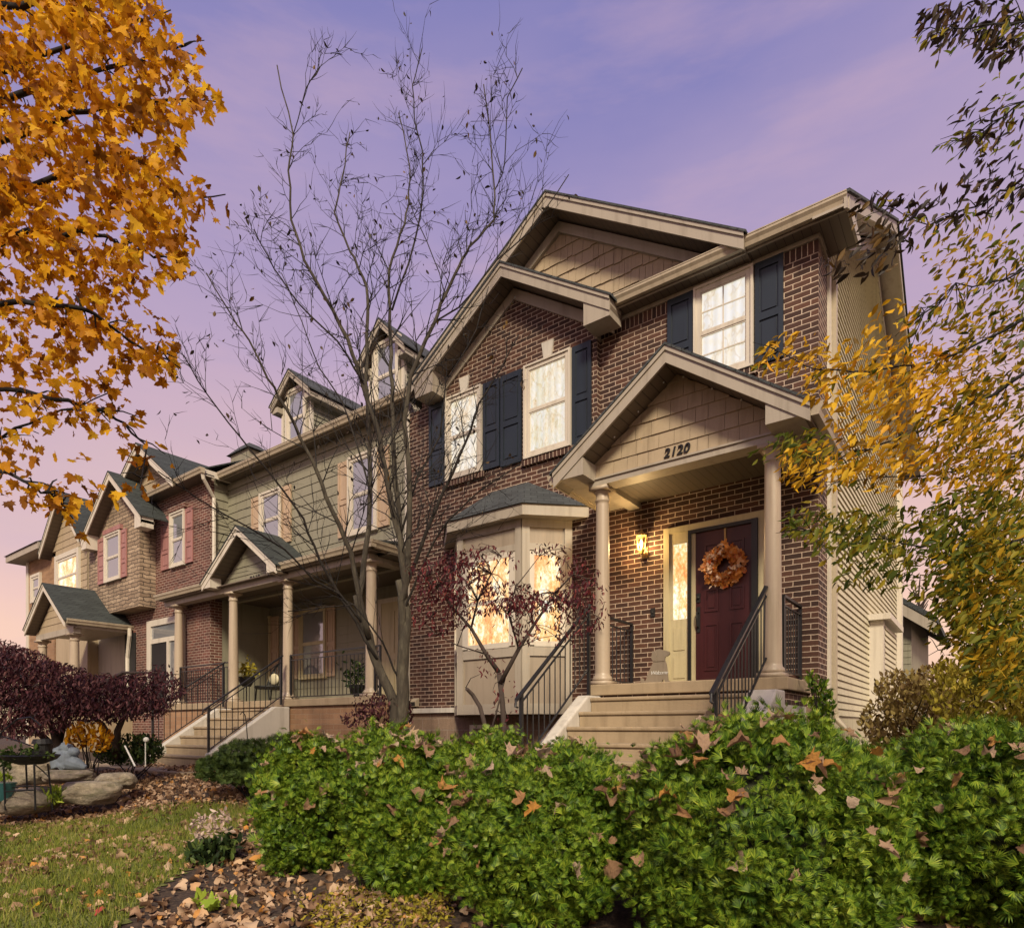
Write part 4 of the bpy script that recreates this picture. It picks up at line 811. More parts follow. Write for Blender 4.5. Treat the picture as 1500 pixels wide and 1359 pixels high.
part('wing_roof', M['dshingle'], H4, lambda mb: mb.yz([(7.85, at(60, 816, 8.4).z+.224), (12.4, at(60, 816, 8.4).z+2.6), (12.4, at(60, 816, 8.4).z+.224)], a2-.65, b2))
window(H4, at(49, 850, 8.4).x, at(60, 850, 8.4).x, at(54, 878, 8.4).z, at(54, 845, 8.4).z, 8.39, M['whitetrim'], M['dark'], fw=.08, trimw=.1)
part('corner_board', M['whitetrim'], H4, lambda mb: mb.box(a2-.02, a2+.2, 8.36, 8.45, .4, at(60, 816, 8.4).z))
# far building at the left edge and the garage behind the right side
bl = at(0, 870, 16); b3 = at(60, 945, 16)
H5 = thing('distant_house', 'pale grey gabled house far off at the left edge behind the row', 'house', (bl.x, 16, .6))
part('wall', M['cream'], H5, lambda mb: mb.xz([(bl.x-9, .4), (b3.x+1, .4), (b3.x+1, EYE+2.6), (bl.x-3, EYE+2.6+3.2), (bl.x-9, EYE+2.6)], 16, 22))
part('roof', M['shingle'], H5, lambda mb: (mb.xz([(bl.x-3, EYE+5.9), (b3.x+1.5, EYE+2.45), (b3.x+1.5, EYE+2.2), (bl.x-3, EYE+5.65)], 15.5, 22.5), mb.xz([(bl.x-3, EYE+5.9), (bl.x-9.5, EYE+2.45), (bl.x-9.5, EYE+2.2), (bl.x-3, EYE+5.65)], 15.5, 22.5)))
g0, g1, g2 = at(1306, 1000, 20), at(1368, 912, 20), at(1314, 882, 20)
H6 = thing('grey_garage', 'dark sided garage with a sloping shingle roof behind the brick townhouse', 'garage', (g1.x, 20, .6))
sl_ = (g2.z-g1.z)/(g1.x-g2.x); gz1 = g1.z-.05+sl_*.6
part('siding', M['sage'], H6, lambda mb: (lap(mb, 0, 0, 20, .4, g2.z+1, .18, lambda z: (g2.x-2.2, min(g1.x-.5, g1.x-.5-(z-gz1)/sl_))), mb.xz([(g2.x-2.2, .4), (g1.x-.5, .4), (g1.x-.5, gz1), (g2.x-2.2, gz1+sl_*(g1.x-g2.x+1.7))], 20.01, 26)))
part('roof', M['shingle'], H6, lambda mb: mb.xz([(g1.x+.1, g1.z+.1), (g2.x-2.5, g1.z+.1+sl_*(g1.x-g2.x+2.6)), (g2.x-2.5, g1.z-.05+sl_*(g1.x-g2.x+2.6)), (g1.x+.1, g1.z-.05)], 19.6, 26.3)); part('fascia', M['trim'], H6, lambda mb: mb.xz([(g1.x+.08, g1.z-.06), (g2.x-2.4, g1.z-.06+sl_*(g1.x-g2.x+2.5)), (g2.x-2.4, g1.z-.36+sl_*(g1.x-g2.x+2.5)), (g1.x+.08, g1.z-.36)], 19.62, 19.7))
# ------------------------------------------------------------------ ground
def ground():
    xs = np.concatenate([np.linspace(-120, -26, 16), np.arange(-25, 6.01, .25), np.linspace(8, 100, 12)]); ys = np.concatenate([np.linspace(-60, -7, 10), np.arange(-6, 12.01, .25), np.linspace(14, 160, 16)])
    V = np.array([(x, y, gz(x, y) if -26 < x < 7 and -7 < y < 13 else float(np.interp(y, [-6, 1.5, 3.2, 4.2, 6, 8, 40], [-.06, 0, .12, .33, .53, .60, .62]))) for y in ys for x in xs]); nx = len(xs)
    T = [(j*nx+i, j*nx+i+1, (j+1)*nx+i+1, (j+1)*nx+i) for j in range(len(ys)-1) for i in range(nx-1)]
    t = NT('mulch_soil'); n1 = t.noise(3); n2 = t.noise(28, None, 6, .7)
    col = t.ramp(n2, [(.3, (.018, .012, .009)), (.5, (.055, .034, .024)), (.66, (.12, .078, .05)), (.8, (.22, .15, .10))]); t.bsdf(col, .95, t.bump(n2, 1.0, .03))
    o = fastmesh('ground', V, T, t.m, None, 4); tag(o, kind='structure'); return o
ground()
LAWN = [(-6.9, 4.3), (-7.8, 3.9), (-8.6, 3.3), (-9.2, 2.2), (-11, .8), (-12, -3), (-3, -3), (-3.2, .6), (-4.0, 1.5), (-5.1, 2.4), (-5.8, 3.2)]
def inside(x, y, P=LAWN):
    c = False; j = len(P)-1
    for i in range(len(P)):
        if (P[i][1] > y) != (P[j][1] > y) and x < (P[j][0]-P[i][0])*(y-P[i][1])/(P[j][1]-P[i][1])+P[i][0]: c = not c
        j = i
    return c
def f(mb):
    s = .1; x = -12
    while x < -3:
        y = -1
        while y < 4.5:
            if inside(x+s/2, y+s/2):
                mb.face([(a, b, gz(a, b)+.008) for a, b in ((x, y), (x+s, y), (x+s, y+s), (x, y+s))])
            y += s
        x += s
t = NT('lawn_soil'); n2 = t.noise(24, None, 5); t.bsdf(t.ramp(n2, [(.3, (.06, .075, .016)), (.55, (.14, .16, .03)), (.75, (.26, .22, .09))]), .95, t.bump(n2, .8, .02))
tag(part('lawn', t.m, None, f), kind='structure')
pts = []
while len(pts) < 60000:
    q = random.random()**1.4; x = random.uniform(-11.5, -3.2); y = random.uniform(-.5, 4.4)
    if inside(x, y): pts.append((x, y, gz(x, y)+.006))
pts = np.array(pts); n = len(pts)
tag(scatter('grass', BLADE, pts, RNG.uniform(.035, .085, n), M['grass'], None, normal=np.concatenate([RNG.normal(size=(n, 2)), np.zeros((n, 1))+.2], 1), spread=.25, up=np.tile([0, 0, 1.0], (n, 1))), kind='stuff')
# leaf litter
pts = []; nl = []
while len(pts) < 27000:
    x = random.uniform(-13, 3.5); y = random.uniform(-.3, 6.8); inl = inside(x, y)
    keep = .28+.45*(math.sin(x*2.1)*math.sin(y*1.7+1) > .2) if inl else .95
    if not inl and x > -4 and y > 3.0 and random.random() < .6: continue
    if math.sin(x*3.3+1.7*math.sin(y*2.1))*math.sin(y*3.9+x) < -.25 and random.random() < .72: continue
    if random.random() < keep: pts.append((x, y, gz(x, y)+random.uniform(.008, .035)))
pts = np.array(pts); n = len(pts)
tag(scatter('fallen_leaves', CURL, pts, np.clip(RNG.lognormal(-2.98, .36, n), .022, .115), M['litter'], None, normal=np.tile([0, 0, 1.0], (n, 1)), spread=.5), kind='stuff')
# ================================================================== PLANTS
def U(a, b, n): return RNG.uniform(a, b, n)
def blob(n, c, r, shell=.0):
    v = RNG.normal(size=(n, 3)); v /= np.linalg.norm(v, axis=1)[:, None]; k = RNG.uniform(shell, 1, n)**(1/3.) if shell == 0 else RNG.uniform(shell, 1, n)
    return np.asarray(c)+v*k[:, None]*np.asarray(r), v
def pxcloud(n, boxes, d, dj, reject=None):
    """points inside picture-measured ellipses (cx, cy, rx, ry, weight) given a depth and a depth spread"""
    w = np.array([b[4]*b[2]*b[3] for b in boxes], float); w /= w.sum(); out = []
    while len(out) < n:
        b = boxes[RNG.choice(len(boxes), p=w)]; a = random.uniform(0, 2*math.pi); k = math.sqrt(random.random())
        x, y = b[0]+b[2]*k*math.cos(a), b[1]+b[3]*k*math.sin(a)
        if reject and any(q[0] < x < q[1] and q[2] < y < q[3] for q in reject) and random.random() < .93: continue
        dd = (b[5] if len(b) > 5 else d)+random.gauss(0, dj); out.append(tuple(atd(x, y, dd)))
    return np.array(out)
# ---- clipped evergreen hedges
def hedge(label, px, d, rx, ztop, n, ry=None, lum=0):
    c = atd(px, HY, d); zb = gz(c.x, c.y)-.05; h = (ztop-zb); ry = ry or rx*.92; cz = zb+h*.50; R = np.array([rx, ry, h*.5])
    T = thing('clipped_evergreen', label, 'hedge', (c.x, c.y, zb), 'clipped evergreens along the front bed')
    k = int(n/24); u = RNG.normal(size=(k, 3)); u /= np.linalg.norm(u, axis=1)[:, None]; e = np.abs(u); s = (e**2.25).sum(1)**(-1/2.25); ph = RNG.uniform(0, 6, 6)
    lump = 1+.07*np.sin(5*u[:, 0]+ph[0])*np.sin(6*u[:, 2]+ph[1])+.05*np.sin(9*u[:, 1]+ph[2]+3*u[:, 2])+.04*np.sin(13*u[:, 0]+ph[3])*np.sin(15*u[:, 2]+ph[4])
    C = np.array([c.x, c.y, cz])+u*(s*lump*RNG.uniform(.80, 1.06, k))[:, None]*R; idx = RNG.integers(0, k, n); v = u[idx]      # shoots, each a spray of fronds
    size = np.clip(RNG.normal(.95, .25, k), .5, 1.5)[idx]; g = RNG.normal(size=(n, 3))*.034*size[:, None]; P = C[idx]+g-v*(RNG.uniform(0, .10, n)**1.3)[:, None]
    keep = P[:, 2] > zb; P, v, size = P[keep], v[keep], size[keep]; m = len(P)
    up = v*.8+np.array([0, 0, .75])+RNG.normal(size=(m, 3))*.2
    scatter('foliage', FROND, P, RNG.uniform(.026, .054, m)*size*(1.12 if d > 4.2 else 1), M['hedge'], T, normal=v, spread=.6, up=up)
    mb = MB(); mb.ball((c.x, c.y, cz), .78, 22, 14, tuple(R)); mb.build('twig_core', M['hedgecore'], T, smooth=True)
    return dict(c=np.array([c.x, c.y, cz]), R=R, ph=ph, label=label, d=d)
HS = [hedge('small round clipped evergreen at the left end of the front hedge, before the juniper', 448, 5.1, .37, EYE-.09, 17000),
      hedge('clipped evergreen in the hedge between the small left-end one and the third one', 604, 4.5, .44, EYE-.13, 24000),
      hedge('clipped evergreen in the hedge straight below the bay window, widest of the left three', 782, 3.8, .52, EYE-.20, 32000),
      hedge('largest clipped evergreen of the front hedge, below the maroon front door', 1108, 3.3, .65, EYE-.0, 40000),
      hedge('clipped evergreen filling the lower right corner beside the teal planter', 1465, 3.2, .58, EYE-.03, 34000),
      hedge('clipped evergreen in the back row below the bare tree', 560, 5.9, .50, EYE-.02, 13000),
      hedge('clipped evergreen in the back row at the foot of the front steps', 832, 4.8, .44, EYE-.15, 9000),
      hedge('clipped evergreen in the back row below the bay window and the red maple', 705, 5.5, .46, EYE-.09, 9000)]
curls = []
for k in range(5):
    v, f = CURL if k % 2 else MAPLE; v = v-np.array([0, 0 if k % 2 else .45, 0]); vv = v*np.array([.8+.3*math.sin(k*2), 1, 1]); vv[:, 2] += (.5+.25*k)*(vv[:, 0]*math.cos(k)+vv[:, 1]*math.sin(k))**2+.12*np.sin(5*vv[:, 1]+k)*np.cos(4*vv[:, 0]); vv = vv+RNG.normal(size=vv.shape)*.03; o = fastmesh('dead_leaf', vv, f, M['tanleaf'], 'none'); curls.append(o)
nmd = ['small round evergreen at the left end of the hedge', 'second evergreen from the left end of the hedge', 'evergreen straight below the bay window', 'largest evergreen below the front door', 'evergreen in the lower right corner', 'back row evergreen below the bare tree', 'back row evergreen at the foot of the steps', 'back row evergreen below the red maple']
for i, (h, cnt) in enumerate(zip(HS, (24, 36, 44, 66, 44, 18, 12, 10))):
    got = 0
    while got < cnt:
        v = RNG.normal(size=3); v /= np.linalg.norm(v)
        tocam = -h['c']+np.array([0, 0, EYE+.3]); tocam /= np.linalg.norm(tocam)
        if v @ tocam < .15 or v[2] < -.15 or random.random() > .28+.72*max(v[2], 0)**.7: continue
        s = (np.abs(v)**2.25).sum()**(-1/2.25); P = h['c']+v*s*h['R']*random.uniform(1.05, 1.13)
        o = bpy.data.objects.new('dead_leaf', curls[got % 5]); COL.objects.link(o); o.location = P
        n = Vector(v)*.6+Vector((random.gauss(0, .4), random.gauss(0, .4), .6+random.gauss(0, .3))); o.rotation_euler = (n.to_track_quat('Z', 'Y') @ Matrix.Rotation(random.uniform(0, 6.28), 3, 'Z').to_quaternion()).to_euler()
        sc = random.uniform(.045, .112)*(1.15 if h['d'] > 4 else 1); o.scale = (sc*random.uniform(.7, 1.1), sc, sc)
        tag(o, 'tan dead leaf on the '+nmd[i], 'leaf', 'dead leaves on the '+nmd[i]); got += 1
# ---- bare multi-stemmed tree
BT_ = thing('bare_tree', 'nearly leafless grey tree with many upright stems in front of the sage townhouse', 'tree', atd(588, 1130, 9.0))
limbs = [([(588, 1135), (587, 1040), (588, 960), (590, 900), (591, 850)], .132, .055, 0, 0),
 ([(583, 1130), (572, 1030), (552, 965), (534, 915), (526, 872)], .10, .042, 0, -.1),
 ([(589, 940), (590, 890), (591, 855), (583, 790), (568, 720), (553, 640), (532, 560), (508, 498), (473, 432), (445, 381), (428, 322), (422, 252), (429, 198), (404, 96)], .088, .006, 0, -.8),
 ([(429, 198), (447, 131), (469, 98)], .010, .005, -.8, -.9),
 ([(540, 935), (526, 872), (512, 810), (488, 745), (462, 690), (440, 640), (415, 590), (391, 555), (363, 498), (340, 463), (302, 400)], .066, .005, -.1, -1.3),
 ([(538, 925), (527, 872), (536, 800), (543, 720), (541, 640), (537, 560), (535, 459), (537, 420), (519, 381), (508, 365), (492, 311), (500, 272), (508, 225), (512, 194)], .07, .006, -.1, .6),
 ([(589, 940), (590, 890), (591, 850), (588, 780), (580, 700), (575, 620), (574, 540), (576, 479), (574, 397), (586, 342), (597, 299), (599, 248), (584, 166)], .088, .006, 0, .4),
 ([(576, 455), (609, 354), (619, 280), (621, 225), (609, 174), (607, 127), (618, 71)], .026, .006, .25, .9),
 ([(589, 940), (590, 890), (592, 850), (600, 770), (598, 690), (594, 620), (600, 550), (636, 471), (652, 432), (672, 389), (687, 362), (722, 322), (724, 280), (718, 198), (707, 124)], .08, .006, 0, -.5),
 ([(724, 280), (738, 241), (744, 143), (765, 100)], .012, .005, -.4, -.6),
 ([(636, 471), (671, 451), (730, 381), (773, 338), (835, 256)], .02, .004, -.2, -.6),
 ([(652, 432), (645, 400), (613, 330), (600, 290)], .012, .005, -.2, .3),
 ([(532, 560), (496, 500), (435, 445), (406, 393), (371, 336)], .022, .005, -.4, -1.2),
 ([(592, 870), (618, 800), (640, 740), (668, 690), (690, 630), (706, 590), (730, 540), (760, 490)], .05, .005, 0, -.9),
 ([(590, 900), (610, 850), (630, 800), (660, 760), (700, 720), (760, 680)], .035, .005, 0, -1.0),
 ([(534, 915), (500, 870), (460, 850), (420, 805), (360, 770), (290, 730), (230, 690)], .03, .004, -.1, -1.4),
 ([(552, 965), (505, 880), (470, 820), (445, 760), (400, 700), (350, 640), (300, 575), (270, 520)], .038, .004, -.1, -1.2),
 ([(587, 1000), (560, 940), (520, 885), (470, 890), (420, 895)], .025, .004, 0, -.9),
 ([(543, 720), (520, 640), (500, 590), (470, 540), (440, 470), (415, 400)], .025, .004, -.1, .8),
 ([(588, 780), (612, 700), (640, 640), (655, 560), (700, 480), (715, 420)], .03, .004, .1, .8)]
tw = MB(); lb = MB(); ub = MB(); tips = []
def twig(mb, p, d, L, r, lev):
    n = 4 if lev < 2 else 3; pts = [p]; q = d.normalized()
    for i in range(n):
        q = (q+Vector((random.gauss(0, .16), random.gauss(0, .16), random.gauss(.05, .12)))).normalized(); pts.append(pts[-1]+q*L/n)
    mb.tube(pts, [r*(1-.75*i/n) for i in range(n+1)], 5 if r > .012 else 3)
    tips.append(pts[-1])
    if lev < 2:
        for i in range(random.randint(2, 4)):
            j = random.randint(1, n); t = (pts[j]-pts[j-1]).normalized(); o = Vector((random.gauss(0, 1), random.gauss(0, 1), random.gauss(.2, .7))); o -= t*o.dot(t)
            twig(mb, pts[j], t*.75+o.normalized()*.62, L*random.uniform(.4, .65), max(r*.62, .0040), lev+1)
D0 = 9.0
for pts, r0, r1, d0, d1 in limbs:
    n = len(pts); P = []
    for i, (x, y) in enumerate(pts): P.append(atd(x+(random.gauss(0, 2) if i else 0), y, D0+d0+(d1-d0)*i/(n-1)))
    Q = []
    for i in range(n-1):
        for k in range(3): Q.append(P[i].lerp(P[i+1], k/3)+Vector((random.gauss(0, .008), random.gauss(0, .008), 0)))
    Q.append(P[-1]); m = len(Q); k_ = .78 if r0 > .09 else .62; rr = [max(r1*1.25, .0068)+(r0*k_-max(r1*1.25, .0068))*(1-i/(m-1))**1.3 for i in range(m)]
    (lb if r0 > .05 else ub).tube(Q, rr, 10 if r0 > .04 else 6); tips.append(Q[-1])
    L = sum((Q[i+1]-Q[i]).length for i in range(m-1))
    if r0 < .09:
        for k in range(int(L*5.2)):
            i = random.randint(int(m*.22), m-2); t = (Q[i+1]-Q[i]).normalized(); o = Vector((random.gauss(0, 1), random.gauss(0, .8), random.gauss(.15, .5))); o -= t*o.dot(t)
            twig(tw, Q[i], t*.8+o.normalized()*.6, random.uniform(.35, 1.05)*(.6+.7*(1-i/m)), max(min(rr[i]*.45, .011), .0056), 0 if random.random() < .5 else 1)
lb.build('trunk', M['bark'], BT_, smooth=True); ub.build('limbs', M['limb'], BT_, smooth=True); tw.build('twigs', M['twig'], BT_)
tp = np.array([tuple(t) for t in tips if t.z > EYE+3.2]); sel = RNG.choice(len(tp), min(520, len(tp)), replace=False)
M['brownleaf'] = foliage('last_brown_leaf', [(0, (.02, .016, .014)), (.7, (.05, .035, .022)), (1, (.16, .09, .02))], .2)
scatter('leaves', LEAF, tp[sel]+RNG.normal(size=(len(sel), 3))*.05, U(.05, .095, len(sel)), M['brownleaf'], BT_, normal=RNG.normal(size=(len(sel), 3)), spread=.5, up=np.tile([0, 0, -1.0], (len(sel), 1)))
# ---- orange maple reaching in from the left (its trunk stands outside the frame)
tb = Vector(_out(-430, HY, 4.6)); MT = thing('orange_maple', 'big maple with glowing orange leaves hanging over the left of the frame', 'tree', (tb.x, tb.y, gz(tb.x, tb.y)))
tr_ = MB(); tr_.tube([(tb.x, tb.y, gz(tb.x, tb.y)-.1), (tb.x+.03, tb.y, 1.5), (tb.x, tb.y+.05, 3.4), (tb.x-.05, tb.y, 5.6), (tb.x, tb.y, 8)], [.26, .21, .18, .12, .04], 12)
br = MB(); mt = []
for pts, r0 in (([(-430, 200), (-150, 130), (20, 100), (140, 52), (250, 15)], .05), ([(-430, 330), (-120, 200), (30, 135), (120, 112), (230, 78), (285, 60)], .05), ([(-430, 420), (-140, 270), (40, 190), (130, 160), (240, 146), (320, 150)], .055), ([(-430, 500), (-120, 330), (20, 285), (130, 232), (210, 235), (265, 290), (330, 285)], .045), ([(-430, 560), (-130, 420), (40, 340), (140, 345), (210, 370), (270, 380)], .04), ([(-430, 620), (-120, 470), (30, 440), (120, 450), (190, 500), (265, 540)], .035), ([(-430, 700), (-130, 600), (10, 570), (100, 585), (170, 612), (215, 655), (205, 715)], .03), ([(-430, 730), (-140, 680), (10, 690), (60, 720), (100, 738)], .025), ([(-430, 90), (-150, 0), (30, 10), (150, -30), (260, -80)], .05), ([(-430, 0), (-200, -100), (0, -150), (150, -200)], .05), ([(-430, 640), (-200, 560), (0, 640), (90, 600), (180, 570)], .02)):
    dd = 4.6+random.uniform(-.5, .6); P = [atd(x, y, dd+.25*math.sin(i*1.7)) for i, (x, y) in enumerate(pts)]; Q = []
    for i in range(len(P)-1):
        for k in range(4): Q.append(P[i].lerp(P[i+1], k/4)+Vector((0, 0, random.gauss(0, .012))))
    Q.append(P[-1]); m = len(Q); br.tube(Q, [.004+(r0*.62)*(1-i/(m-1)) for i in range(m)], 6); mt += Q[8:]
    for k in range(16):
        i = random.randint(8, m-2); t = (Q[i+1]-Q[i]).normalized(); o = Vector((random.gauss(0, 1), random.gauss(0, 1), random.gauss(-.1, .8)))
        e = Q[i]+(t*.5+o.normalized()*.8)*random.uniform(.08, .22); br.tube([Q[i], Q[i].lerp(e, .5)+Vector((0, 0, .02)), e], [.007, .005, .003], 4); mt += [e, Q[i].lerp(e, .6)]
tr_.build('trunk', M['dbark'], MT, smooth=True); br.build('branches', M['twig'], MT, smooth=True)
def xmax(y): return float(np.interp(y, [-60, 0, 60, 100, 150, 185, 230, 280, 320, 360, 400, 440, 490, 545, 575, 610, 650, 720, 745], [262, 240, 262, 292, 325, 272, 268, 312, 285, 292, 250, 205, 262, 262, 190, 214, 235, 212, 105]))
lp = []
while len(lp) < 4900:
    x, y = random.uniform(-90, 345), random.uniform(-70, 748); e = xmax(y)
    if x > e: continue
    dens = 1.0 if y < 400 else (.62 if y < 560 else .20)
    if y > 560 and 20 < x < 190 and 620 < y < 705: dens = .05
    hole = math.sin(x*.043+1.3*math.sin(y*.021))*math.sin(y*.052+x*.017)
    dens *= (.12 if hole > .50 else 1)*(.55+.45*min(1, (e-x)/60))
    if random.random() < dens: lp.append(tuple(atd(x, y, random.gauss(4.6, .5))))
for i in range(1300):
    x, y = random.uniform(-520, -60), random.uniform(-250, 700); lp.append(tuple(atd(x, y, random.gauss(4.7, .6))))
for t in mt: lp.append(tuple(t+Vector((random.gauss(0, .05), random.gauss(0, .05), random.gauss(-.04, .04)))))
lp = np.array(lp); n = len(lp)
RNG.shuffle(lp)
for q_, tm_ in ((lp[:n//2], MAPLE), (lp[n//2:], MAPLE2)): scatter('foliage', tm_, q_, U(.038, .092, len(q_)), M['orangeleaf'], MT, normal=np.tile([ST*.8, -CT*.8, .35], (len(q_), 1)), spread=.75, up=np.tile([.25, 0, -1.0], (len(q_), 1)))
# ---- gold and green tree reaching in from the right
tb = Vector(_out(1830, HY, 4.3)); GT = thing('gold_green_tree', 'tree with gold and olive drooping leaves in front of the right side of the house', 'tree', (tb.x, tb.y, gz(tb.x, tb.y)))
tr_ = MB(); tr_.tube([(tb.x, tb.y, -.1), (tb.x-.02, tb.y, 1.4), (tb.x, tb.y, 3.0), (tb.x+.05, tb.y, 5.5), (tb.x, tb.y, 7)], [.2, .16, .13, .08, .03], 12); br = MB(); gp = []
for pts, r0 in (([(1830, 480), (1600, 520), (1500, 552), (1410, 600), (1330, 640), (1250, 660), (1170, 700)], .035), ([(1830, 600), (1600, 640), (1500, 665), (1400, 690), (1300, 700), (1200, 705)], .025), ([(1830, 420), (1650, 430), (1500, 470), (1400, 520), (1300, 540), (1200, 545), (1120, 505)], .025), ([(1830, 300), (1650, 250), (1500, 270), (1430, 300), (1360, 330), (1290, 300)], .02), ([(1830, 200), (1600, 130), (1500, 150), (1440, 190), (1400, 210)], .018), ([(1830, 60), (1620, 10), (1500, 30), (1420, 40), (1345, 45)], .018), ([(1830, 700), (1600, 760), (1480, 790), (1380, 800), (1270, 790), (1160, 770)], .022), ([(1830, 800), (1620, 880), (1500, 905), (1420, 930), (1360, 960)], .022), ([(1830, 380), (1600, 380), (1500, 400), (1400, 420), (1340, 470)], .02)):
    dd = 4.1+random.uniform(-.4, .4); P = [atd(x, y, dd+.2*math.sin(i*2)) for i, (x, y) in enumerate(pts)]; Q = []
    for i in range(len(P)-1):
        for k in range(4): Q.append(P[i].lerp(P[i+1], k/4)+Vector((0, 0, random.gauss(0, .01))))
    Q.append(P[-1]); m = len(Q); br.tube(Q, [.002+(r0*.42)*(1-i/(m-1)) for i in range(m)], 6)
    for k in range(26):
        i = random.randint(5, m-2); t = (Q[i+1]-Q[i]).normalized(); o = Vector((random.gauss(0, 1), random.gauss(0, 1), random.gauss(-.25, .7)))
        e = Q[i]+(t*.6+o.normalized()*.8)*random.uniform(.08, .24); br.tube([Q[i], Q[i].lerp(e, .5)+Vector((0, 0, .015)), e], [.0035, .0025, .0015], 4); gp += [(e, Q[i])]
tr_.build('trunk', M['dbark'], GT, smooth=True); br.build('branches', M['twig'], GT, smooth=True)
gold = [(1175, 510, 55, 28, .8), (1150, 525, 40, 20, .7), (1290, 540, 120, 50, .8), (1240, 560, 70, 30, .7), (1300, 600, 90, 50, 1.0), (1330, 560, 60, 60, 1.0), (1250, 670, 110, 30, 1.2), (1200, 690, 60, 25, 1.1), (1330, 680, 90, 45, 1.1), (1400, 570, 60, 70, .7), (1310, 480, 45, 45, .4), (1430, 660, 70, 60, .8)]
ambr = [(1440, 420, 70, 80, .40), (1420, 360, 75, 45, .32), (1460, 520, 60, 80, .6), (1450, 630, 70, 80, .9), (1400, 640, 60, 60, .55), (1385, 480, 50, 60, .32), (1470, 740, 50, 70, 1.2), (1455, 900, 60, 90, 1.5), (1440, 830, 70, 60, 1.2), (1475, 970, 45, 50, 1.3)]
oliv = [(1440, 770, 85, 60, 1.5), (1450, 860, 70, 80, 1.8), (1410, 890, 45, 60, 1.1), (1470, 960, 50, 60, 1.8), (1320, 775, 100, 40, .9), (1230, 775, 75, 32, .8), (1290, 815, 70, 32, .7), (1180, 650, 45, 25, .9), (1360, 830, 60, 45, .8), (1265, 850, 45, 16, .4), (1195, 760, 45, 25, .6), (1130, 660, 30, 18, .4)]
darkl = [(1430, 30, 85, 40, .5), (1470, 60, 40, 30, .5), (1450, 175, 55, 40, .25), (1300, 310, 55, 35, .35), (1380, 300, 60, 35, .3), (1460, 260, 50, 50, .35), (1260, 380, 60, 25, .4), (1300, 350, 40, 25, .3)]
for nm, bx, n, m_, s0, s1 in (('gold_foliage', gold, 2000, 'goldleaf', .04, .08), ('amber_foliage', ambr, 4000, 'amberleaf', .035, .072), ('green_foliage', oliv, 4200, 'greenleaf', .04, .08), ('dark_foliage', darkl, 620, 'brownleaf', .05, .09)):
    p = pxcloud(n, bx, 4.15, .35); ex = np.array([tuple(e+(q-e)*random.random()*.5) for e, q in gp for _ in range(2)]) if nm == 'green_foliage' else np.zeros((0, 3))
    if nm == 'green_foliage': p = np.concatenate([p, ex, np.array([tuple(e+(q-e)*random.random()+Vector((random.gauss(0, .16), random.gauss(0, .16), random.gauss(-.05, .14)))) for e, q in gp if (q.x*CT+q.y*ST)/(q.y*CT-q.x*ST) > .80 for _ in range(22)]), np.array([tuple(atd(random.uniform(1520, 2080), random.uniform(-150, 900), random.gauss(4.3, .5))) for _ in range(1800)])])
    n = len(p); scatter(nm, tmpl_leaf(.36), p, U(s0, s1, n), M[m_], GT, normal=np.tile([0, -.5, .5], (n, 1)), spread=.75, up=np.tile([-.75, 0, -.75], (n, 1)))
# ---- burgundy Japanese maple in front of the bay
RM = thing('red_maple', 'small burgundy leaved maple with forked trunk in front of the bay window', 'tree', atd(735, 1150, 7.5)); mb = MB()
for pts, r0, r1 in (([(738, 1160), (740, 1090), (736, 1030), (731, 985)], .036, .03), ([(731, 985), (712, 958), (690, 920), (668, 895), (640, 860), (622, 845)], .03, .005), ([(733, 1000), (760, 950), (782, 915), (812, 870), (840, 840), (865, 850)], .028, .005), ([(690, 920), (700, 880), (720, 840), (735, 815)], .014, .004), ([(760, 950), (745, 900), (755, 860), (790, 815)], .014, .004), ([(712, 958), (670, 945), (640, 930)], .010, .004), ([(722, 1120), (715, 1080), (703, 1035), (692, 1017), (684, 1009)], .03, .022), ([(715, 1085), (728, 1040), (742, 985)], .014, .008), ([(812, 870), (850, 890), (880, 905)], .010, .004)):
    P = [atd(x, y, 7.5+random.gauss(0, .06)) for x, y in pts]; m = len(P); mb.tube(P, [r1+(r0-r1)*(1-i/(m-1)) for i in range(m)], 7)
RMB = mb
rb = [(655, 850, 45, 40, 1), (640, 890, 40, 40, .8), (700, 820, 60, 25, .7), (690, 845, 40, 40, 1), (735, 875, 60, 28, 1.2), (765, 905, 50, 35, 1), (835, 850, 45, 40, .9), (845, 895, 45, 35, .8), (800, 880, 60, 14, 1.1), (620, 835, 25, 18, .6), (805, 805, 28, 12, .7), (715, 950, 25, 40, .2), (740, 1020, 20, 50, .15), (830, 920, 40, 25, .4), (880, 850, 12, 20, .3), (675, 900, 30, 20, .7)]
p = pxcloud(3000, rb, 7.5, .34, [(716, 748, 822, 850), (685, 706, 858, 888), (692, 748, 898, 946), (790, 816, 815, 868), (788, 814, 893, 940)]); n = len(p); nodes = [Vector(q) for q in mb.v[::7]]; tb_ = RMB
for q in p[::16]:
    q = Vector(q); c_ = min(nodes, key=lambda z: (z-q).length); tb_.tube([c_, c_.lerp(q, .5)+Vector((random.gauss(0, .02), random.gauss(0, .02), .03)), q], [.006, .0045, .003], 4)
RMB.build('trunk', M['dbark'], RM, smooth=True)
scatter('foliage', NARROW, p, U(.045, .085, n), M['redleaf'], RM, normal=np.tile([0, -.5, .6], (n, 1)), spread=.7, up=np.tile([0, -.2, -1.0], (n, 1)))
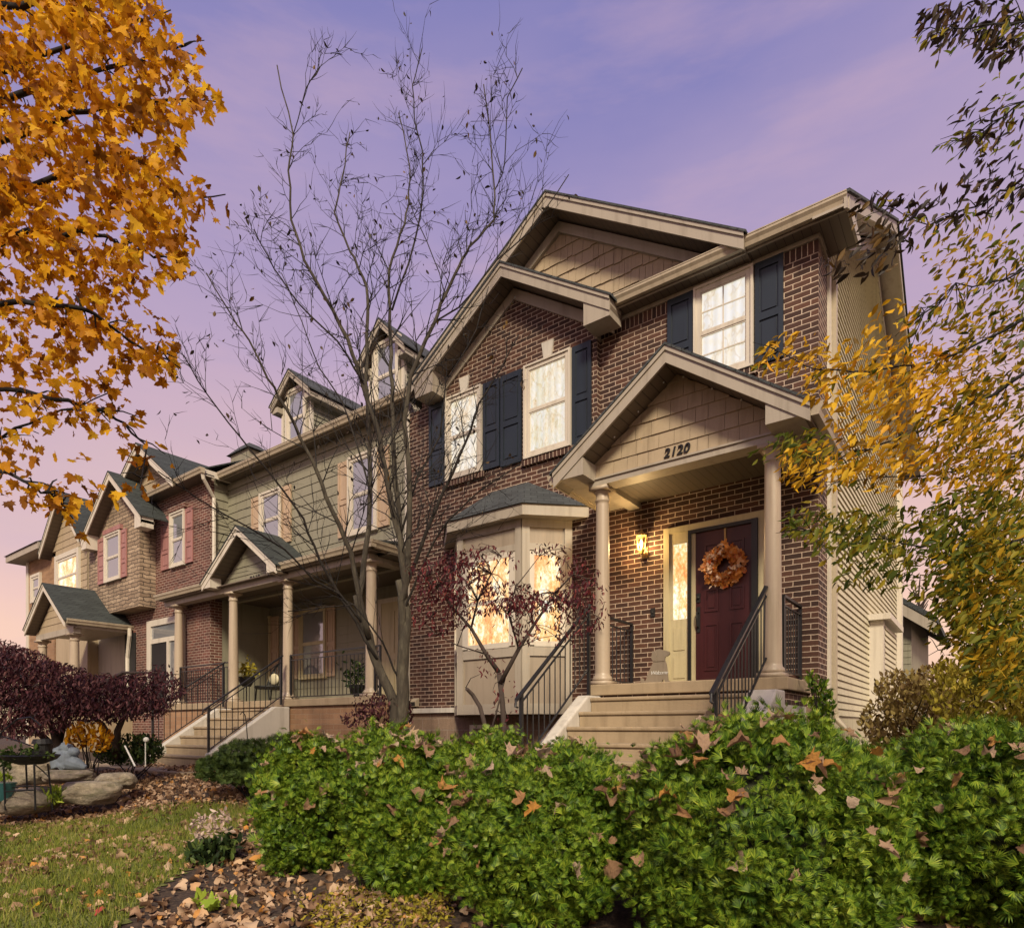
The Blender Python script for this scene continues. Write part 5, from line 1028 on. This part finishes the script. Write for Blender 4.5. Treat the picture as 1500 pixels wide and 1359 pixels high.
# ---- purple weeping maple at the left
PM = thing('purple_maple', 'wide weeping purple leaved maple in front of the stone townhouse', 'tree', atd(100, 1120, 9.6)); mb = MB()
for pts in ([(85, 1120), (84, 1090), (75, 1060), (50, 1030), (20, 1000), (-20, 985)], [(84, 1090), (95, 1050), (130, 1010), (180, 985), (230, 985)], [(170, 1110), (172, 1070), (190, 1030), (215, 1000)], [(84, 1100), (60, 1075), (30, 1060), (0, 1065)], [(170, 1100), (150, 1060), (120, 1040)]):
    P = [atd(x, y, 9.8+random.gauss(0, .1)) for x, y in pts]; m = len(P); mb.tube(P, [.012+.055*(1-i/(m-1)) for i in range(m)], 7)
mb.build('trunk', M['dbark'], PM, smooth=True)
pb = [(15, 990, 75, 45, 1.2, 9.6), (70, 1005, 75, 38, 1.1, 9.6), (120, 1015, 70, 30, 1.1, 9.8), (165, 1018, 70, 32, 1, 10), (215, 1010, 55, 30, .8, 10.2), (240, 1005, 28, 34, .35, 10.4), (20, 1045, 55, 35, .9, 9.5), (90, 1040, 70, 20, .7, 9.7), (0, 960, 40, 25, .8, 9.6), (-60, 1000, 60, 60, 1, 9.6), (200, 1035, 50, 18, .7, 10), (50, 1055, 60, 20, .7, 9.5), (150, 1040, 50, 18, .6, 9.8)]
p = pxcloud(19000, pb, 9.8, .45); n = len(p); scatter('foliage', NARROW, p, U(.05, .10, n), M['purpleleaf'], PM, normal=np.tile([0, -.4, .7], (n, 1)), spread=.65, up=np.tile([.3, -.3, -.8], (n, 1)))
# ---- shrubs
def shrub(name, label, cat, px, pyb, d, boxes, n, mat, tm, s0, s1, stems=8, dj=.2, up=(0, 0, 1.0), spread=.7, stemm='twig', group=None):
    b = atd(px, pyb, d); b.z = min(b.z, gz(b.x, b.y)+.05); T = thing(name, label, cat, b, group); p = pxcloud(n, boxes, d, dj); m = len(p)
    if stems:
        mb = MB()
        for k in range(stems):
            q = Vector(p[random.randrange(m)]); mb.tube([b+Vector((random.gauss(0, .04), random.gauss(0, .04), -.03)), b.lerp(q, .5)+Vector((random.gauss(0, .04), random.gauss(0, .04), .04)), q], [.012, .008, .004], 5)
        mb.build('stems', M[stemm], T)
    scatter('foliage', tm, p, U(s0, s1, m), M[mat], T, normal=np.tile([0, -.4, .6], (m, 1)), spread=spread, up=np.tile(up, (m, 1))); return T
shrub('orange_shrub', 'small shrub with orange leaves on bare stems behind the grey statue', 'shrub', 132, 1126, 9.3, [(112, 1085, 18, 14, 1), (145, 1092, 17, 12, 1), (130, 1072, 22, 12, .6), (155, 1080, 12, 10, .8)], 300, 'orangeleaf', LEAF, .07, .12, 12)
shrub('green_shrub', 'low dark green shrub beside the left step rail of the sage porch', 'shrub', 190, 1122, 10.2, [(190, 1100, 42, 22, 1), (165, 1105, 25, 16, 1), (215, 1100, 25, 22, 1)], 1500, 'darkgreen', LEAF, .05, .10, 6)
shrub('spreading_juniper', 'low spreading dark green juniper beside the sage porch steps', 'shrub', 365, 1150, 8.0, [(330, 1125, 42, 20, 1, 8.0), (375, 1112, 60, 28, 1, 8.1), (420, 1098, 40, 20, 1, 8.3), (350, 1140, 35, 10, .8, 7.7), (300, 1132, 15, 10, .6, 7.9)], 3400, 'juniper', FROND, .05, .10, 8, .25, (-.4, -.5, .5))
shrub('barberry', 'rusty burgundy shrub at the foot of the bare tree', 'shrub', 555, 1090, 9.3, [(560, 1045, 38, 22, 1), (530, 1055, 30, 14, .7), (590, 1050, 15, 25, .8), (545, 1030, 30, 12, .5)], 900, 'purpleleaf', LEAF, .045, .08, 16)
shrub('fading_bush', 'brown and cream fading bush beside the side wall downspout', 'shrub', 1330, 1110, 8.0, [(1320, 1010, 40, 25, 1), (1350, 1040, 55, 40, 1), (1300, 1060, 40, 35, 1), (1380, 1010, 50, 35, 1), (1310, 1100, 45, 25, 1), (1370, 1085, 50, 30, .8)], 4200, 'brownbush', LEAF, .05, .095, 20, .35)
shrub('yellow_bush', 'yellow green bush at the right edge behind the hedge', 'shrub', 1450, 1110, 6.6, [(1440, 985, 70, 30, 1), (1470, 1030, 60, 45, 1), (1400, 1020, 40, 40, .8), (1430, 1070, 60, 25, .9), (1530, 1020, 60, 60, 1)], 4200, 'yellowbush', LEAF, .045, .085, 16, .3)
shrub('climbing_vine', 'leafy green vine climbing the landing corner beside the downspout', 'vine', 1205, 1090, 7.15, [(1198, 1005, 14, 12, 1), (1210, 1030, 12, 20, 1), (1205, 1055, 18, 22, 1), (1188, 995, 10, 8, .8), (1195, 1040, 10, 20, .6)], 420, 'hedge', LEAF, .05, .09, 8, .08)
T = shrub('flowering_shrub', 'leafy plant topped with faded pale pink blooms at the lawn edge', 'flower', 312, 1285, 5.55, [(310, 1252, 34, 20, 1), (335, 1240, 18, 18, .8), (295, 1260, 20, 14, .8)], 420, 'darkgreen', LEAF, .06, .10, 8, .1)
p = pxcloud(170, [(300, 1205, 18, 12, 1), (322, 1195, 14, 12, 1), (318, 1215, 18, 10, 1), (290, 1222, 12, 8, .7)], 5.5, .09); scatter('blooms', LEAF, p, U(.035, .065, len(p)), M['petal'], T, spread=1)['kind'] = 'stuff'
shrub('lime_plant', 'bright lime green leafy perennial at the bottom edge of the bed', 'plant', 312, 1380, 4.35, [(312, 1340, 34, 18, 1), (295, 1325, 18, 8, .6), (335, 1325, 12, 10, .6)], 46, 'lime', MAPLE, .075, .12, 6, .08)
shrub('lime_clump', 'small yellow green clump beside the pale boulder and iron stand', 'plant', 80, 1182, 8.0, [(78, 1168, 18, 12, 1), (70, 1175, 18, 8, 1)], 240, 'lime', NARROW, .06, .11, 0, .1)
# yellow ground cover
pts = []
while len(pts) < 1500:
    x, y = random.uniform(430, 665), random.uniform(1312, 1385); d = 938*(EYE-.08)/(y-HY); q = atd(x, y, d)
    if abs(x-560) < 105+random.gauss(0, 15): pts.append((q.x, q.y, gz(q.x, q.y)+random.uniform(.01, .07)))
pts = np.array(pts); n = len(pts); tag(scatter('ground_cover', LEAF, pts, U(.02, .042, n), M['yellowbush'], None, normal=np.tile([0, 0, 1.0], (n, 1)), spread=.55), kind='stuff')
# ---- stones, statue, iron stand, stakes, pot
def boulder(label, px, py, d, r, sq=.6, seed=1, m='rock'):
    c = atd(px, py, d); bm = bmesh.new(); bmesh.ops.create_icosphere(bm, subdivisions=4, radius=1); rs = np.random.default_rng(seed); A = rs.normal(size=(9, 3)); ph = rs.uniform(0, 6, 9)
    for v in bm.verts:
        k = 1.0
        for a, p in zip(A[:4], ph): k += .09*math.sin(2.2*(a @ np.array(v.co))+p)
        for a, p in zip(A[4:], ph[4:]): k += .025*math.sin(7*(a @ np.array(v.co))+p)
        v.co = v.co*k; v.co.z = max(min(v.co.z, .72), -.8); v.co = Vector((v.co.x*r, v.co.y*r*.8, v.co.z*r*sq))
    me = bpy.data.meshes.new('boulder'); bm.to_mesh(me); bm.free(); me.materials.append(M[m]); me.polygons.foreach_set('use_smooth', [True]*len(me.polygons)); o = link('boulder', me); o.location = c; o.rotation_euler = (0, 0, seed*1.3)
    return tag(o, label, 'rock')
boulder('broad pale boulder in the leaf bed right of the ledge slabs', 128, 1160, 8.1, .30, .62, 3); boulder('mossy boulder half hidden behind dead leaves near the porch steps', 172, 1143, 8.6, .24, .6, 5)
boulder('wedge shaped pale stone standing behind the iron stand', 45, 1128, 8.9, .30, .8, 8); boulder('flat pale stone in front of the iron stand', 35, 1172, 7.9, .42, .45, 11); boulder('grey flat stone at the bottom edge among yellow ground cover', 425, 1352, 4.15, .20, .38, 14)
boulder('long flat ledge stone under the grey statue', 105, 1135, 8.9, .40, .28, 17)
p0 = atd(60, 1130, 9.3); tag(part('path', M['conc'], None, lambda mb: mb.box(-17, -10.6, 5.2, 5.85, .3, gz(-12, 5.5)+.05), bevel=.02), kind='structure')
sc_ = atd(100, 1124, 8.85); s_ = 8.85/938
ST_ = thing('garden_statue', 'blue grey stone statue of a bowed draped figure on the garden ledge', 'statue', sc_)
def f(mb):
    o = sc_
    def P(x, y, dy=0): return (o.x+(x*CT)*s_, o.y+(x*ST)*s_+dy, o.z+y*s_)
    mb.tube([P(-14, 0), P(-17, 12), P(-14, 24), P(-6, 30), P(4, 28)], [.09, .085, .08, .075, .06], 10); mb.ball(P(8, 23), .075, 12, 9, (1.25, 1, .9)); mb.ball(P(-4, 14), .12, 12, 9, (1, .9, 1.1))
    mb.tube([P(2, 18), P(8, 12), P(4, 8)], [.05, .045, .04], 8); mb.tube([P(-10, 3), P(2, 8), P(14, 5), P(26, 0)], [.10, .11, .085, .03], 10); mb.tube([P(-2, 10, -.05), P(6, 5, -.08), P(16, 1, -.08)], [.03, .03, .015], 6); mb.tube([P(-6, 8, -.06), P(0, 3, -.1), P(8, 0, -.1)], [.03, .03, .015], 6)
bo = part('figure', M['statue'], ST_, f, smooth=True); r = bo.modifiers.new('remesh', 'REMESH'); r.mode = 'VOXEL'; r.voxel_size = .012
IS = thing('iron_stand', 'black wrought iron plant stand with a planted bowl at the left edge', 'plant stand', atd(40, 1185, 7.6)); kx = 7.6
def pt(x, y, d=7.6): return atd(x, y, d)
for x0, x1, dd in ((5, 8, 7.5), (38, 41, 7.9), (50, 52, 7.45), (70, 77, 7.8)): part('leg', IR, IS, lambda mb: mb.tube([pt(x0, 1118, dd), pt((x0+x1)/2, 1150, dd), pt(x1, 1186, dd)], .011, 6))
part('shelf_ring', IR, IS, lambda mb: (mb.tube([pt(8, 1154), pt(40, 1151), pt(76, 1152)], .008, 6), mb.tube([pt(8, 1159, 7.5), pt(40, 1157, 7.4), pt(50, 1157, 7.4)], .008, 6)))
part('arch', IR, IS, lambda mb: mb.tube([pt(-10, 1100), pt(2, 1072), pt(25, 1053), pt(45, 1050), pt(60, 1062)], .010, 6)); part('brace', IR, IS, lambda mb: (mb.tube([pt(2, 1078), pt(30, 1086), pt(62, 1098)], .008, 6), mb.tube([pt(52, 1120), pt(62, 1128), pt(72, 1138)], .007, 6)))
part('bowl', M['black'], IS, lambda mb: mb.lathe(pt(45, 1115).x, pt(45, 1115).y, [(.12, pt(45, 1119).z), (.26, pt(45, 1112).z), (.30, pt(45, 1106).z), (.28, pt(45, 1105).z)], 18))
part('candle_lantern', M['black'], IS, lambda mb: (mb.lathe(pt(62, 1100).x, pt(62, 1100).y, [(.10, pt(62, 1104).z), (.10, pt(62, 1099).z)], 14), mb.lathe(pt(62, 1100).x, pt(62, 1100).y, [(.085, pt(62, 1099).z), (.085, pt(62, 1089).z)], 14), mb.lathe(pt(62, 1100).x, pt(62, 1100).y, [(.11, pt(62, 1089).z), (.09, pt(62, 1082).z)], 14)))
p = pxcloud(340, [(40, 1104, 36, 9, 1), (10, 1110, 14, 14, .8)], 7.6, .12); scatter('bowl_plants', LEAF, p, U(.05, .085, len(p)), M['juniper'], IS, spread=.8)['kind'] = 'stuff'
part('pot', M['tealpot'], IS, lambda mb: mb.lathe(pt(2, 1160).x, pt(2, 1160).y, [(.10, pt(2, 1172).z), (.14, pt(2, 1150).z), (.15, pt(2, 1146).z)], 16))
p = pxcloud(90, [(5, 1137, 12, 5, 1)], 7.6, .05); scatter('yellow_flowers', LEAF, p, U(.04, .06, len(p)), M['lime'], IS, spread=.8)
tag(part('garden_stake', M['white'], None, lambda mb: mb.tube([atd(183, 1092, 9.2), atd(198, 1122, 9.0)], .012, 6)), 'pale leaning garden stake in front of the dark green shrub', 'stake')
o = thing('flower_stake', 'white flower shaped garden stake beside the left step rail', 'stake', atd(213, 1120, 9.4)); part('stem', M['white'], o, lambda mb: mb.tube([atd(213, 1122, 9.4), atd(213, 1084, 9.4)], .008, 6)); part('flower', M['white'], o, lambda mb: mb.ball(atd(214, 1083, 9.4), .04, 10, 7))
o = tag(part('plant_hook', IR, None, lambda mb: mb.tube([atd(363, 1090, 10.2), atd(361, 1060, 10.2), atd(359, 1047, 10.2), atd(355, 1042, 10.2), atd(352, 1046, 10.2)], .009, 6)), 'thin black plant hook standing by the sage porch steps', 'hook')
tp_ = atd(1276, 1118, 5.4); o = thing('teal_planter', 'teal glazed planter half hidden between two hedges on the right', 'planter', (tp_.x, tp_.y, tp_.z-.3)); part('pot', M['tealpot'], o, lambda mb: mb.lathe(tp_.x, tp_.y, [(.07, tp_.z-.30), (.095, tp_.z-.02), (.105, tp_.z), (.105, tp_.z+.03), (.09, tp_.z+.03)], 20), smooth=False)
vp = at(607, 1028, YL-.05); o = thing('dryer_vent', 'small grey vent hood low on the brick beside the bare tree', 'vent', (vp.x, YL, vp.z)); part('hood', M['gutter'], o, lambda mb: mb.yz([(YL+.01, vp.z+.08), (YL-.09, vp.z+.02), (YL-.09, vp.z-.08), (YL+.01, vp.z-.08)], vp.x-.07, vp.x+.07)); part('flap', M['black'], o, lambda mb: mb.box(vp.x-.055, vp.x+.055, YL-.097, YL-.091, vp.z-.07, vp.z+.0))
for (px_, py_, m_, lab) in ((152, 1345, 'redbud', 'red fallen leaf on the lawn edge near the bottom left'), (58, 1340, 'goldleaf', 'single yellow fallen leaf lying on the grass near the bottom left corner')):
    d = 938*(EYE-.02)/(py_-HY); q = atd(px_, py_, d); o = scatter('fallen_leaf', MAPLE, [(q.x, q.y, gz(q.x, q.y)+.05)], .085, M[m_], None, normal=np.array([[0, -.5, .8]]), spread=.2); tag(o, lab, 'leaf')
# leafless trees across the street, behind the camera (they show only as reflections in the panes)
mb = MB(); keep_ = list(tips)
for k in range(16):
    x, y = random.uniform(-34, 22), random.uniform(-22, -15); mb.tube([(x, y, 0), (x+.2, y, 3), (x, y+.1, 6.5)], [.2, .14, .05], 6)
    for j in range(12): twig(mb, Vector((x+.1, y, random.uniform(1.5, 6.3))), Vector((random.gauss(0, 1), random.gauss(0, 1), .9)), random.uniform(1.6, 3.2), .045, 0)
tag(mb.build('bare_woods', M['twig']), kind='stuff')
# bare tree far behind the garage and a far line of trees
q = at(1343, 900, 30); o = thing('distant_tree', 'thin bare tree silhouetted behind the grey garage', 'tree', (q.x, 30, .6)); mb = MB(); mb.tube([(q.x, 30, .5), (q.x+.1, 30, q.z+.4)], [.16, .07], 6)
for k in range(14): a = random.uniform(-.9, .9); z0 = q.z-.5+k*.09; mb.tube([(q.x+.05, 30, z0), (q.x+.05+.5*math.sin(a), 30+random.gauss(0, .3), z0+.8*math.cos(a))], [.04, .015], 4)
mb.build('trunk', M['dbark'], o)
p = np.array([(random.uniform(-4, 28), random.gauss(44, 2), .5+abs(random.gauss(0, 1.5))) for _ in range(5200)]); tag(scatter('far_woods', LEAF, p, U(.3, .6, len(p)), M['brownbush'], None, spread=1), kind='stuff')
p = np.array([(random.uniform(-75, -34), random.gauss(22, 3), .5+abs(random.gauss(0, 1.2))) for _ in range(4000)]); tag(scatter('far_woods', LEAF, p, U(.25, .5, len(p)), M['purpleleaf'], None, spread=1), kind='stuff')
p = np.array([(random.uniform(-45, 30), random.gauss(-34, 3), abs(random.gauss(0, 4.2))) for _ in range(5200)]); tag(scatter('far_woods', LEAF, p, U(.5, 1.0, len(p)), M['brownbush'], None, spread=1), kind='stuff')
